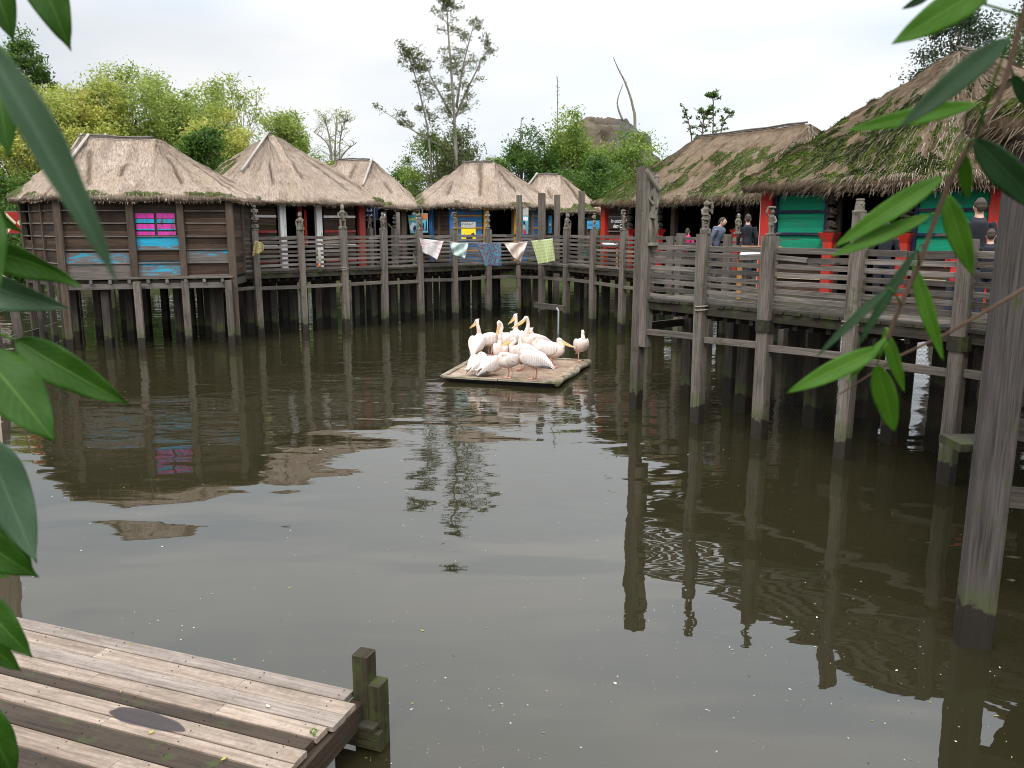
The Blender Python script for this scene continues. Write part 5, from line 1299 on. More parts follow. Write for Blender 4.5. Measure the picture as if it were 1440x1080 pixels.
def leftpost():
    p=P(2,735); mb=MB(); c=V((p.x,p.y,0)); n=12
    zt=Q(5,572,p.y).z
    mb.tube([c+V((0,0,-1)),c+V((.01,0,.4)),c+V((-.02,0,.8)),c+V((-.01,.01,zt-.02)),c+V((-.01,.01,zt))],[.125,.12,.122,.12,.10],n)
    tag(mb.build('mooring_post',mat_wood('bleached_log',(.28,.20,.15),(.62,.50,.42),.2,wet=True)),'pale bleached log post standing in the water at the left edge','post')
leftpost()
def raft():
    c=[P(623,528,.14),P(782,537,.14),P(828,506,.14),P(676,498,.14)]
    c=[V((p.x,p.y,0)) for p in c]; o=sum(c,V((0,0,0)))/4
    root=empty('raft',(o.x,o.y,0),0,'low square timber raft crowded with pelicans','raft')
    r=random.Random(1); n=26
    mt=N('raft_mat'); pos=mt.pos(); f=mt.noise(pos,14,5,.7); g=mt.noise(pos,2.2,3,.6)
    col=mt.ramp(f,[(.3,(.13,.085,.055)),(.5,(.28,.19,.13)),(.7,(.42,.32,.24))]); col=mt.mix(mt.math('MULTIPLY_ADD',g,3,-1.4,clamp=True),col,(.42,.34,.27))
    M['raft']=mt.done(mt.pbr(col,.9,mt.bump(f,.7,.02),.2))
    u_,v_=np.meshgrid(np.linspace(0,1,n),np.linspace(0,1,n)); X=np.zeros((n,n));Y=X.copy()
    for k,w in enumerate(((1-u_)*(1-v_),u_*(1-v_),u_*v_,(1-u_)*v_)): X+=w*(c[k].x-o.x);Y+=w*(c[k].y-o.y)
    Z=.12+.025*fbm(X*2,Y*2,seed=2)-.02
    grid_mesh('mat',X,Y,Z,None,{},M['raft'],root)
    L=[p-o for p in c]
    fr=mat_wood('raft_edge',(.10,.075,.045),(.46,.38,.29),.4,moss=.6)
    for i in range(4):
        a,b=L[i],L[(i+1)%4]; mb=MB()
        if i==1:
            nn=9; pts=[a.lerp(b,k/nn)+V((r.uniform(-.02,.02),r.uniform(-.02,.02),.09+r.uniform(-.02,.02))) for k in range(nn+1)]
            mb.tube(pts,[.075*r.uniform(.8,1.15) for _ in pts],9)
        else:
            for k in range(2): 
                p,q=a.lerp(b,k/2+.004),a.lerp(b,(k+1)/2-.004); mb.beam(p+V((0,0,.12)),q+V((0,0,.12+r.uniform(-.01,.01))),.13,.045)
        mb.build('edge_board',fr,root)
    mb=MB(); ins=[p*.93 for p in L]; vs=[(p.x,p.y,-.3) for p in ins]+[(p.x,p.y,.09) for p in ins]
    mb.add(vs,[[0,1,5,4],[1,2,6,5],[2,3,7,6],[3,0,4,7],[4,5,6,7]]); mb.build('float_box',M['black'],root)
raft()
def fence():
    root=empty('wire_fence',(0,0,0),0,'wire netting fence on rough posts standing in the water at the left','fence')
    pts=[P(-50,560),P(2,532),P(30,513),P(62,503),P(92,492),P(78,478)]
    for i,(p,w,zt) in enumerate(zip(pts,(.2,.2,.22,.12,.1,.13),(1.2,1.5,1.55,2.0,2.05,2.0))):
        mb=MB(); mb.tube([(p.x,p.y,-1.5),(p.x+.02,p.y,zt*.5),(p.x-.03,p.y,zt)],[w*.6,w*.52,w*.48],9); mb.build('post',M['stilt'],root)
    for i in range(4): net(root,pts[i],pts[i+1],-.2,1.5)
    for z in (.25,.8,1.45):
        mb=MB(); mb.tube([(p.x,p.y-.08,z+.03*math.sin(i*2)) for i,p in enumerate(pts[:5])],.006,5); mb.build('wire',M['wire'],root)
fence()

# ---------------------------------------------------------------- pelicans
def catmull(P_,R_,k):
    out=[];ro=[];n=len(P_)
    for i in range(n-1):
        p0,p1,p2,p3=[V(P_[min(max(j,0),n-1)]) for j in (i-1,i,i+1,i+2)]
        r0,r1,r2,r3=[R_[min(max(j,0),n-1)] for j in (i-1,i,i+1,i+2)]
        for s in range(k):
            t=s/k; f=lambda a,b,c,d:.5*((2*b)+(-a+c)*t+(2*a-5*b+4*c-d)*t*t+(-a+3*b-3*c+d)*t**3)
            out.append(f(p0,p1,p2,p3)); ro.append((max(.004,f(r0[0],r1[0],r2[0],r3[0])),max(.004,f(r0[1],r1[1],r2[1],r3[1]))))
    out.append(V(P_[-1])); ro.append(R_[-1]); return out,ro
def loft(mb,P_,R_,k=5,n=16,lat=V((0,1,0))):
    """continuous skin through elliptical sections; lat keeps each section's width direction sideways"""
    pts,rad=catmull(P_,R_,k); vs=[]; m=len(pts)
    for i,p in enumerate(pts):
        a=pts[max(0,i-1)];b=pts[min(m-1,i+1)]; t=(b-a).normalized(); x=(lat-t*lat.dot(t))
        x=x.normalized() if x.length>.15 else V((1,0,0)); y=t.cross(x)
        for j in range(n):
            q=2*PI*j/n; vs.append(p+x*math.cos(q)*rad[i][0]+y*math.sin(q)*rad[i][1])
    fs=[[i*n+j,i*n+(j+1)%n,(i+1)*n+(j+1)%n,(i+1)*n+j] for i in range(m-1) for j in range(n)]
    fs+=[list(range(n-1,-1,-1)),list(range((m-1)*n,m*n))]
    mb.add(vs,fs,None,None,True)
def pelican(px,py,face,label,neck,bill,blen=.34,sit=False,tilt=0.0,scale=1.0,open_=0.0,pouch=True,base=.145,loc=None,oneleg=False,dark=True,wingdrop=0):
    """neck: (x,y,z) points from the breast to the crown in bird space (x forward, z up from the feet); bill: direction"""
    L=loc if loc is not None else P(px,py,base)
    r=random.Random(int(px*7+py))
    root=empty('pelican',(L.x,L.y,base),face,label,'pelican','pelicans resting on the raft'); root.scale=(scale*1.06,)*3
    dz=-.17 if sit else 0
    def B(x,z): # body tilt about the hip
        c,s=math.cos(tilt),math.sin(tilt); return (x*c-(z-.36)*s,0,.36+x*s+(z-.36)*c+dz)
    st=[(B(-.40,.33),(.03,.012)),(B(-.31,.345),(.06,.035)),(B(-.20,.36),(.12,.10)),(B(-.05,.375),(.16,.15)),(B(.08,.385),(.165,.165)),(B(.18,.42),(.13,.145)),(B(.235,.47),(.075,.085))]
    nk=[(x,y,z+dz) for x,y,z in neck]; k=len(nk)
    P_=[s[0] for s in st]; R_=[s[1] for s in st]
    for i,q in enumerate(nk):
        f=i/(k-1); rr=.052*(1-f)+.028*f
        if i==k-1: P_.append(q); R_.append((.040,.044))
        else: P_.append(q); R_.append((rr,rr*1.05))
    last=V(nk[-1]); bd=V(bill).normalized(); 
    P_.append(tuple(last+bd*.05)); R_.append((.032,.036)); P_.append(tuple(last+bd*.085)); R_.append((.018,.02))
    mb=MB(); loft(mb,P_,R_,5,14); body=mb.build('body',M['bird'],root)
    # crest
    mb=MB(); back=(-bd+V((0,0,.35))).normalized()
    for q in range(4): mb.tube([last+V((0,(q-1.5)*.01,.015)),last+back*.06+V((0,(q-1.5)*.016,-.01))],[.012,.003],5)
    mb.build('crest',M['bird'],body)
    # bill and pouch
    b0=last+bd*.04; lat=bd.cross(V((0,0,1))); lat=lat.normalized() if lat.length>.1 else V((0,1,0)); dn=bd.cross(lat).normalized()
    if dn.z>0: dn=-dn
    up=-dn
    mb=MB(); loft(mb,[tuple(b0+up*.012),tuple(b0+bd*blen*.35+up*.008),tuple(b0+bd*blen*.75),tuple(b0+bd*blen*.96-up*.004),tuple(b0+bd*blen-up*.022)],[(.026,.014),(.018,.008),(.017,.007),(.016,.006),(.006,.005)],4,8,lat); mb.build('upper_bill',M['bill'],root)
    if pouch:
        mb=MB(); o_=dn*open_; loft(mb,[tuple(b0-up*.006),tuple(b0+bd*blen*.2+dn*.030+o_*.3),tuple(b0+bd*blen*.5+dn*.030+o_*.6),tuple(b0+bd*blen*.8+dn*.014+o_*.9),tuple(b0+bd*blen*.96+o_)],[(.022,.018),(.020,.032),(.017,.024),(.012,.011),(.006,.005)],4,8,lat); mb.build('pouch',M['pouch'],root)
    for s in (-1,1):
        mb=MB(); mb.ball(last+bd*.03+lat*s*.030+up*.012,(.014,.014,.014),8); fc=mb.build('face_patch',M['face'],root)
        mb=MB(); mb.ball(last+bd*.032+lat*s*.040+up*.014,(.006,.006,.006),6); mb.build('eye',M['eye'],fc)
    # folded wings
    for s in (-1,1):
        mb=MB(); w=[];rr=[]
        for x,z,yy,a,b in ((.19,.43,.095,.02,.03),(.13,.43,.14,.03,.095),(.0,.415,.152,.034,.13),(-.14,.40,.13,.032,.12),(-.27,.375,.075,.024,.07),(-.37,.345,.04,.014,.035),(-.43,.32,.025,.006,.012)):
            q=B(x,z); w.append((q[0],s*yy,q[2]-wingdrop*max(0,-x))); rr.append((a,b))
        loft(mb,w,rr,4,12); wing=mb.build('wing',M['wing'],root)
        if dark:
            mb=MB(); 
            for k2 in range(4):
                a_=B(-.20-.02*k2,.325+.006*k2); b_=B(-.455+.03*k2,.295+.01*k2); mb.tube([(a_[0],s*(.145-.01*k2),a_[2]-.02-wingdrop*.2),(b_[0]+.1,s*(.085),(a_[2]+b_[2])/2-.01-wingdrop*.3),(b_[0],s*.036,b_[2]-wingdrop*.43)],[(.010,.012),(.014,.012),(.006,.005)],6)
            mb.build('flight_feathers',M['primary'],wing)
    # tail
    mb=MB()
    for k2 in range(5):
        a_=B(-.34,.335); b_=B(-.46,.30); mb.tube([(a_[0],(k2-2)*.012,a_[2]),(b_[0],(k2-2)*.026,b_[2])],[(.016,.006),(.012,.004)],6)
    mb.build('tail',M['wing'],root)
    if not sit:
        for s in (-1,1):
            if oneleg and s==1: continue
            x0=.0+r.uniform(-.03,.04); mb=MB(); mb.tube([(.0,s*.06,.30),(x0-.01,s*.062,.17),(x0-.02,s*.062,.10),(x0,s*.062,.015)],[.030,.014,.014,.011],8); lg=mb.build('leg',M['leg'],root)
            mb=MB(); f=V((x0,s*.062,.004)); tips=[f+V((.115*math.cos(a),.115*math.sin(a)+0,.002)) for a in (-.5,0,.5)]
            vs=[f+V((-.02,0,.012))]+tips+[tips[0].lerp(tips[1],.5)-V((.012,0,0)),tips[1].lerp(tips[2],.5)-V((.012,0,0)),f+V((-.01,0,-.004))]
            mb.add(vs,[[0,1,4],[0,4,2],[0,2,5],[0,5,3],[6,4,1],[6,2,4],[6,5,2],[6,3,5],[0,6,1],[0,3,6]],None,None,False)
            for tp in tips: mb.tube([f+V((0,0,.008)),tp+V((0,0,.004))],[.009,.005],5)
            mb.build('webbed_foot',M['leg'],lg)
    return root
def flock():
    UP=[(.235,0,.56),(.20,0,.66),(.19,0,.77),(.205,0,.86)]
    R=math.radians
    pelican(671,506,R(75),'pelican with upright neck at the left rear of the raft, seen from behind',[(.16,0,.62),(.12,0,.72),(.11,.02,.83),(.125,.03,.91)],(-.1,.75,-.75),.22,tilt=.45)
    pelican(690,500,R(15),'pelican bowing its head down beside the upright bird at the left',[(.30,0,.50),(.38,-.02,.49),(.40,-.05,.40),(.36,-.08,.32)],(-.3,-.3,-.9),.28,tilt=.1)
    pelican(716,500,R(215),'pelican bending its raised head down to preen its breast',[(.26,0,.57),(.22,0,.69),(.24,0,.79),(.30,0,.82)],(.25,.0,-.97),.33)
    pelican(727,497,R(100),'slim-necked upright pelican behind the preening one',[(.16,0,.62),(.13,0,.72),(.12,0,.83),(.13,.01,.93)],(.2,.6,-.76),.26,tilt=.4)
    pelican(752,505,R(200),'tall pelican with a big yellow bill stretched out to the left',[(.22,0,.57),(.17,0,.68),(.16,0,.80),(.20,0,.905)],(.86,.30,-.42),.40,open_=.0,scale=1.08)
    pelican(776,516,R(-25),'pelican at the right of the group with its bill pointing right',[(.25,0,.50),(.20,0,.57),(.15,0,.60),(.17,0,.635)],(.92,0,-.38),.40,scale=.98)
    pelican(817,507,R(-80),'lone pelican standing at the right corner of the raft',[(.17,0,.59),(.14,0,.65),(.11,0,.70),(.13,0,.74)],(.33,.03,-.94),.30,oneleg=True,dark=False,scale=.93,tilt=.45)
    pelican(674,524,R(55),'left one of two white pelicans lying at the front edge of the raft',[(.22,0,.47),(.17,0,.53),(.13,.03,.55),(.15,.05,.56)],(-.6,.6,-.25),.22,sit=True,wingdrop=.25,dark=False)
    pelican(693,526,R(40),'right one of two white pelicans lying at the front edge of the raft',[(.22,0,.46),(.16,0,.50),(.12,.03,.51),(.13,.05,.52)],(-.6,.6,-.3),.2,sit=True,wingdrop=.3)
    pelican(705,517,R(-100),'pelican facing the viewer with its bill laid down along its breast',[(.24,0,.54),(.20,0,.62),(.17,0,.67),(.19,0,.71)],(.28,.05,-.96),.34,dark=False)
    pelican(716,531,R(215),'small rounded pelican standing at the front with its head tucked down',[(.24,0,.50),(.20,.0,.545),(.16,.04,.54),(.12,.07,.53)],(-.35,.75,-.55),.18,scale=.93)
    pelican(735,519,R(170),'pelican in the middle with a yellow bill resting to the left',[(.25,0,.52),(.21,0,.58),(.17,0,.61),(.20,0,.65)],(.92,.1,-.36),.40)
    pelican(750,533,R(155),'large front pelican with grey-white wing feathers and its head turned away',[(.25,0,.48),(.24,-.04,.52),(.18,-.09,.52),(.12,-.10,.51)],(-.8,-.5,-.25),.2,scale=1.05,tilt=.14)
    pelican(764,512,R(-150),'pelican behind the front one with its bill hanging straight down',[(.24,0,.51),(.20,0,.57),(.20,0,.62),(.24,0,.64)],(.25,.0,-.97),.32)
    pelican(742,502,R(60),'pelican mostly hidden behind the tall yellow-billed one',[(.22,0,.52),(.18,0,.58),(.16,0,.62),(.18,0,.65)],(-.5,.6,-.5),.25,dark=False)
flock()
b=pelican(20,400,math.radians(20),'white bird on the bank seen through the leaves at the left edge',[(.24,0,.50),(.20,0,.545),(.16,.04,.54),(.12,.07,.53)],(-.35,.75,-.55),.18,scale=1.25,loc=V((-22.3,36.0,0)),base=.55)
b['group']=''; del b['group']

# ---------------------------------------------------------------- people in the huts (seen over the railings)
def person(loc,rz,label,top,legs,h=1.7,lean=0.0,arm='down',hair='hair',hairlen=.06):
    root=empty('person',loc,rz,label,'person','visitors on the boardwalk'); s=h/1.7; root.scale=(s,s,s)
    def A(x,y,z): # lean forward (y-) above the hip
        k=max(0,z-.92); return (x,y-k*math.sin(lean),z-k*(1-math.cos(lean)))
    mb=MB()
    loft(mb,[A(0,0,.86),A(0,0,.98),A(0,0,1.12),A(0,.0,1.28),A(0,.0,1.40),A(0,.01,1.455),A(0,0,1.50),A(0,-.005,1.545)],[(.15,.10),(.165,.11),(.14,.095),(.165,.11),(.17,.09),(.08,.065),(.055,.056),(.055,.055)],4,14)
    mb.ball(A(0,-.015,1.605),(.073,.092,.112),14); mb.ball(A(0,-.075,1.545),(.04,.035,.035),8)
    mb.tube([A(0,-.10,1.63),A(0,-.122,1.59),A(0,-.10,1.58)],[.010,.016,.012],7)
    for q in (-1,1):
        mb.ball(A(q*.078,.0,1.60),(.012,.02,.032),7)
        mb.tube([(.085*q,0,.90),(.095*q,-.01,.50),(.095*q,.0,.10)],[.088,.058,.040],10); mb.tube([(.095*q,.03,.05),(.10*q,-.08,.04),(.105*q,-.17,.03)],[.045,.045,.03],9)
        if arm=='down': j=[A(.185*q,.0,1.39),A(.225*q,.02,1.12),A(.225*q,-.05,.88)]
        else: j=[A(.185*q,.0,1.39),A(.23*q,-.05,1.15),A(.12*q,-.26,1.12)]
        mb.tube(j,[.048,.040,.027],9)
        w=V(j[2]); d=(w-V(j[1])).normalized(); side=d.cross(V((0,1,0))); side=side.normalized() if side.length>.1 else V((1,0,0)); nn=d.cross(side)
        mb.tube([w,w+d*.05,w+d*.09],[(.024,.02),(.038,.017),(.036,.014)],9)
        for f in range(4):
            b=w+d*.085+side*(f-1.5)*.019; L=(.062,.072,.068,.052)[f]; mb.tube([b,b+d*L*.5+nn*.006,b+d*L*.9+nn*.025],[.0095,.009,.007],6)
        b=w+d*.03+side*.032*(-q); mb.tube([b,b+d*.03+side*.02*(-q),b+d*.06+side*.025*(-q)],[.012,.010,.008],6)
    body=mesh_obj('body',carve(mb,'body',.0095,2),M['skin'],root)
    mb=MB(); mb.tube([A(0,.02,1.60),A(0,.02,1.66),A(0,.0,1.725)],[(.085,.098),(.084,.098),(.04,.05)],14); 
    mb.tube([A(0,.06,1.68),A(0,.085,1.60),A(0,.08,1.60-hairlen)],[(.05,.03),(.07,.04),(.05,.025)],10); mesh_obj('hair',carve(mb,'hair',.012,3),M[hair],body)
    for q in (-1,1):
        mb=MB(); mb.ball(A(q*.028,-.098,1.615),(.011,.007,.007),8); mb.build('eye',M['eye'],body)
    mb=MB(); mb.tube([A(-.02,-.104,1.553),A(0,-.109,1.551),A(.02,-.104,1.553)],[.004,.006,.004],6); mb.build('mouth',M['face'],body)
    mb=MB(); loft(mb,[A(0,0,.84),A(0,0,.98),A(0,0,1.12),A(0,.0,1.28),A(0,.0,1.41),A(0,.01,1.47)],[(.175,.125),(.185,.13),(.165,.115),(.19,.13),(.19,.105),(.085,.075)],4,16)
    for q in (-1,1):
        if arm=='down': j=[A(.17*q,.0,1.39),A(.228*q,.02,1.12),A(.228*q,-.045,.92)]
        else: j=[A(.17*q,.0,1.39),A(.235*q,-.05,1.15),A(.14*q,-.22,1.13)]
        mb.tube(j,[.062,.055,.042],10)
    mesh_obj('jacket',carve(mb,'jacket',.013,3),M[top],root)
    mb=MB()
    for q in (-1,1): mb.tube([(.085*q,0,.95),(.09*q,0,.86),(.097*q,-.01,.50),(.097*q,.0,.10)],[.10,.10,.075,.062],10)
    mb.tube([(0,0,.82),(0,0,.98)],[(.165,.12),(.17,.125)],12); mesh_obj('trousers',carve(mb,'trousers',.014,3),M[legs],root)
    mb=MB()
    for q in (-1,1):
        mb=MB(); mb.tube([(.095*q,.06,.045),(.10*q,-.05,.045),(.105*q,-.15,.03),(.106*q,-.19,.03)],[(.045,.045),(.05,.045),(.048,.032),(.03,.022)],10); mb.build('shoe',M['darkcloth'],root)
    return root
def people():
    def at(x,D,z=ZF): p=Q(x,330,D); return (p.x,p.y,z)
    person(at(1003,23.2),.9,'person in a grey-blue jacket bending forward behind the carved figures','jacket','trouser',1.66,.4)
    person(at(966,24.6),2.5,'child in a bright pink top standing in the first dark bay of the long hut','pinkcloth','darkcloth',1.32,.1,'fwd',hairlen=.14)
    person(at(1051,22.0),2.9,'person in dark clothes standing in the last dark bay of the long hut','darkcloth','trouser',1.68,.05)
    person(at(1246,14.0),2.8,'person in dark clothes leaning at the doorway of the green hut','darkcloth','darkcloth',1.46,.1,'fwd')
    person(at(1374,12.6),2.9,'tall person in a black jacket in front of the right green boards','darkcloth','darkcloth',1.78,.0)
    person(at(1394,12.2),2.6,'child in a dark top beside the tall person in black','darkcloth','trouser',1.34,.0,'fwd')
    person(at(1350,12.6),2.4,'child in a red top left of the tall person in black','redcloth','trouser',1.18,.0,'fwd')
people()

# ---------------------------------------------------------------- trees
def leaves_obj(name,C_,R_,per,size,mat,parent,rng,squash=.8,tintf=None):
    C_=np.array(C_); R_=np.array(R_); K=len(C_); n=int(K*per)
    if n==0: return
    k=rng.integers(0,K,n); off=rng.normal(0,.42,(n,3)); off*=R_[k][:,None]; off[:,2]*=squash
    c=C_[k]+off
    nr=rng.normal(0,1,(n,3)); nr[:,2]=np.abs(nr[:,2])+.3; nr/=np.linalg.norm(nr,axis=1)[:,None]
    a=rng.normal(0,1,(n,3)); s=np.cross(nr,a); s/=np.linalg.norm(s,axis=1)[:,None]; t=np.cross(nr,s)
    L=(size*rng.uniform(.6,1.3,n))[:,None]; W=L*.42
    q=np.stack([c-t*L*.5,c+s*W*.5,c+t*L*.5,c-s*W*.5],1)
    cl=rng.uniform(0,1,K)
    tint=np.clip(.55*cl[k]+.45*rng.uniform(0,1,n),0,1)
    return quads_mesh(name,q,np.zeros((n*4,2)),{'tint':tint},mat,parent)
def branch(mb,p0,p1,r0,r1,rng,wob=.08,n=5):
    p0=V(p0);p1=V(p1);L=(p1-p0).length; pts=[];rs=[]
    for i in range(n+1):
        t=i/n; w=wob*L*math.sin(PI*t); pts.append(p0.lerp(p1,t)+V((rng.uniform(-1,1)*w,rng.uniform(-1,1)*w,rng.uniform(-.5,1)*w*.6))); rs.append(r0+(r1-r0)*t)
    mb.tube(pts,rs,6); return pts
def tree(label,x,D,ytop,wpx,leaf,seed,ybase=None,per=150,size=.22,K=None,density=1.5,cat='tree',name='tree',group='trees behind the huts',shape=1.0,crown0=.25,bark='bark',z0=.3,depthk=.8):
    rng=np.random.default_rng(seed); rr=random.Random(seed)
    b=Q(x,318,D); top=Q(x,ytop,D).z; w=abs(Q(x+wpx/2,318,D).x-b.x); root=empty(name,(b.x,D,z0),0,label,cat,group)
    H=top-z0; per=int(per*1.35); w*=1.16; K=int(K*1.3) if K else None; cz=z0+H*(crown0+(1-crown0)/2); rz=H*(1-crown0)/2
    K=K or int(60*density); C_=[];R_=[]
    tries=0
    while len(C_)<K and tries<K*20:
        tries+=1
        v=rng.normal(0,1,3); v/=np.linalg.norm(v); v*=rng.uniform(.35,1.0)**.6
        lob=1+.22*math.sin(3*math.atan2(v[1],v[0])+seed)+.15*math.sin(5*v[2]+seed)
        c=np.array([v[0]*w*lob*(1-.25*max(0,v[2])*shape),v[1]*w*depthk*lob,(cz-z0)+v[2]*rz])
        C_.append(c); R_.append(rng.uniform(.5,1.0)*(w*.30+.25))
    mb=MB(); tr=branch(mb,(0,0,-.5),(rr.uniform(-.3,.3),0,H*.86),.035*H*.5+.05,.03,rr,.02,8); mb.build('trunk',M[bark],root)
    mb=MB()
    for c in C_[:min(K,46)]:
        t=min(.95,max(.2,(c[2]/H)*.75)); s=tr[int(t*8)]; branch(mb,s,V(c),.05,.012,rr,.08,4)
        for _ in range(2):
            e=V(c)+V((rr.uniform(-1,1),rr.uniform(-1,1),rr.uniform(-.5,1)))*w*.25; branch(mb,V(c),e,.016,.005,rr,.1,3)
    mb.build('limbs',M[bark],root)
    leaves_obj('crown',C_,R_,per,size,M[leaf],root,rng)
    return root
def trees():
    # left group
    tree('dark green tree whose crown rises above the yellow ones at the far left',62,70,46,62,'lf_green',1,per=75,size=.30,K=40,crown0=.72,depthk=.7)
    tree('yellow-green tree at the left edge behind the plank hut',40,52,120,150,'lf_yellow',2,per=200,size=.24,crown0=.25)
    tree('broad yellow tree above the left end of the plank hut roof',118,56,112,120,'lf_yellow',3,per=190,size=.24,crown0=.3)
    tree('tall pale green tree behind the ridge of the plank hut',205,60,88,130,'lf_pale',4,per=130,size=.24,K=80,crown0=.2)
    tree('slender pale tree between the plank hut ridge and the round green bush',262,62,112,70,'lf_pale',5,per=110,size=.24,K=46,crown0=.25)
    tree('airy tree with long arching branches left of the pointed roof',335,60,104,105,'lf_pale',6,per=45,size=.26,K=64,crown0=.45)
    tree('yellow tree right above the round green bush',318,54,152,110,'lf_yellow',7,per=200,size=.22,crown0=.2)
    tree('round dense green bush between the two left roofs',283,46,172,92,'lf_green',8,per=340,size=.20,crown0=.1,name='bush',cat='bush')
    tree('green tree right of the pointed roof',408,58,150,80,'lf_pale',9,per=230,size=.22,crown0=.25)
    tree('leaning yellow-green shrub behind the small hut with the navy sign',452,56,196,60,'lf_pale',10,per=150,size=.2,K=40,crown0=.1,name='bush',cat='bush')
    tree('yellow-green tree filling the gap left of the pale tall one',160,58,104,120,'lf_yellow',31,per=200,size=.26,crown0=.15)
    tree('pale yellow-green tree behind the ridge gap',245,64,104,120,'lf_pale',32,per=190,size=.26,crown0=.1)
    tree('pale tree behind the yellow one near the pointed roof',300,66,118,120,'lf_pale',33,per=170,size=.26,crown0=.1)
    tree('yellow-green tree at the far left behind the dark crown',85,60,108,110,'lf_yellow',34,per=220,size=.26,crown0=.1)
    tree('low green tree seen past the left end of the plank hut',5,44,238,110,'lf_green',11,per=240,size=.2,crown0=.0)
    tree('green bush showing between the small hut and the blue hut',566,60,236,46,'lf_green',12,per=130,size=.22,K=36,crown0=.0,name='bush',cat='bush')
    tree('mid green tree at the foot of the tall sparse tree',618,56,168,92,'lf_mid',13,per=150,size=.2,K=56,crown0=.15)
    tree('green willow bush right of the tall sparse tree',738,58,186,98,'lf_green',14,per=230,size=.22,K=56,crown0=.1,name='bush',cat='bush')
    tree('small green bush behind the far hut roof',700,62,215,60,'lf_mid',15,per=150,size=.2,K=36,crown0=.0,name='bush',cat='bush')
    tree('yellowish leafy tree in front of the tan side of the rock',806,60,160,112,'lf_mid',16,per=190,size=.24,K=90,crown0=.05)
    tree('green tree growing in front of the grey boulders',885,56,178,120,'lf_mid',17,per=170,size=.22,K=80,crown0=.0)
    tree('bright green low bush behind the far hut',838,50,222,120,'lf_green',18,per=240,size=.2,K=70,crown0=.0,name='bush',cat='bush')
    tree('dark tree peeking over the big roof at the upper right',1328,34,-30,95,'lf_dark',20,per=120,size=.15,K=60,crown0=.45,depthk=.6)
    tree('grey-green willow at the top right corner behind the roofs',1440,38,-70,120,'lf_olive',21,per=170,size=.16,K=80,crown0=.3,depthk=.6)
    # row of low dark growth on the far bank, behind the piles
    for i,(x,D,yt,w,lf) in enumerate(((-30,40,330,150,'lf_green'),(150,50,335,160,'lf_green'),(320,51,335,170,'lf_dark'),(470,51,335,160,'lf_green'),(640,52,335,170,'lf_dark'),(790,52,335,170,'lf_green'),(930,50,335,160,'lf_dark'),(1080,48,330,170,'lf_green'))):
        lab=['at the far left','under the left plank hut','beneath the pointed-roof hut','behind the piles left of the corner','beneath the blue hut','behind the two corner posts','behind the piles of the long hut','under the near boardwalk'][i]
        tree('low waterside bush on the far bank, seen '+lab,x,D,yt-45,w,lf,40+i,per=190,size=.22,K=40,crown0=.0,name='bush',cat='bush',group='bushes along the far bank')
    def sparse(label,trunks,D,leaf,seed,per,size,clump,spread,tw=.11,kid=3.0,group=None,up=.35,bark='bark',name='tree',cat='tree',extra=()):
        rng=np.random.default_rng(seed); rr=random.Random(seed); b=Q(trunks[0][0][0],318,D)
        root=empty(name,(b.x,D,.3),0,label,cat,group); o=V((b.x,D,.3)); C_=[];R_=[]
        for q,tk in enumerate(trunks):
            pts=[Q(x,y,D+.6*q)-o for x,y in tk]; 
            if tk[0][1]>200 and q<2: pts[0].z=-.3
            n=len(pts); w=tw*(1 if q==0 else .55); rs=[w*(1-i/(n-1))+.02 for i in range(n)]
            cp,cr=catmull(pts,[(r_,r_) for r_ in rs],4); mb=MB(); mb.tube(cp,[c[0] for c in cr],7); mb.build('trunk' if q==0 else 'limb',M[bark],root)
            mb=MB(); L=sum((cp[i+1]-cp[i]).length for i in range(len(cp)-1)); nb=int(L*kid)
            for _ in range(nb):
                i=rr.randrange(int(len(cp)*.12),len(cp)-1); s=cp[i].lerp(cp[i+1],rr.random()); f=1-i/len(cp)*.55
                d=V((rr.uniform(-1,1),rr.uniform(-1,1),rr.uniform(-.1,1)*up+.1)); d.normalize(); ln=spread*f*rr.uniform(.4,1.1)
                e=s+d*ln+V((0,0,.1*ln)); bp=branch(mb,s,e,.022,.006,rr,.09,4)
                for t in (2,3,4):
                    C_.append(tuple(bp[t])); R_.append(clump*rr.uniform(.6,1.2))
                for _ in range(2):
                    e2=bp[3]+V((rr.uniform(-1,1),rr.uniform(-1,1),rr.uniform(-.3,.8)))*ln*.35; branch(mb,bp[3],e2,.009,.003,rr,.1,2); C_.append(tuple(e2)); R_.append(clump*.7)
            if nb: [tag(mb.build('twigs',M[bark],root),kind='stuff')]
        if per: leaves_obj('crown',C_,R_,per,size,M[leaf],root,rng)
        return root
    sparse('tall sparse tree rising above the blue hut in the middle',[[(646,330),(642,230),(636,120),(630,40),(628,-2)],[(610,300),(605,215),(590,130),(572,72)],[(636,175),(660,120),(690,62)],[(634,160),(612,120),(600,95)],[(640,215),(600,195),(545,160)],[(642,150),(652,90),(668,28)]],52,'lf_olive',101,17,.15,.36,1.5,tw=.12,kid=3.2,group=None,bark='bark_grey')
    sparse('leafy sapling tips standing above the long mossy roof',[[(985,250),(988,185),(992,160)],[(1000,250),(1003,170),(1000,136)],[(975,250),(972,190),(962,150)],[(1005,250),(1015,180),(1028,158)]],40,'lf_green',102,5,.13,.09,.6,tw=.03,kid=6,bark='bark')
    sparse('bare shrub with grey twigs left of the small hut roof',[[(468,260),(466,215),(455,165)],[(470,250),(478,200),(492,168)],[(469,250),(462,205),(440,185)],[(470,240),(484,215),(502,200)],[(470,240),(472,190),(474,160)]],56,'lf_pale',103,2,.14,.3,1.6,tw=.10,kid=4.0,up=.9,bark='bark_grey',name='bush',cat='bush')
    sparse('thin straight bare pole tree right of the green willow bush',[[(783,250),(784,170),(784,108)]],60,'lf_pale',104,0,.1,.1,.28,tw=.04,kid=2,bark='bark_grey')
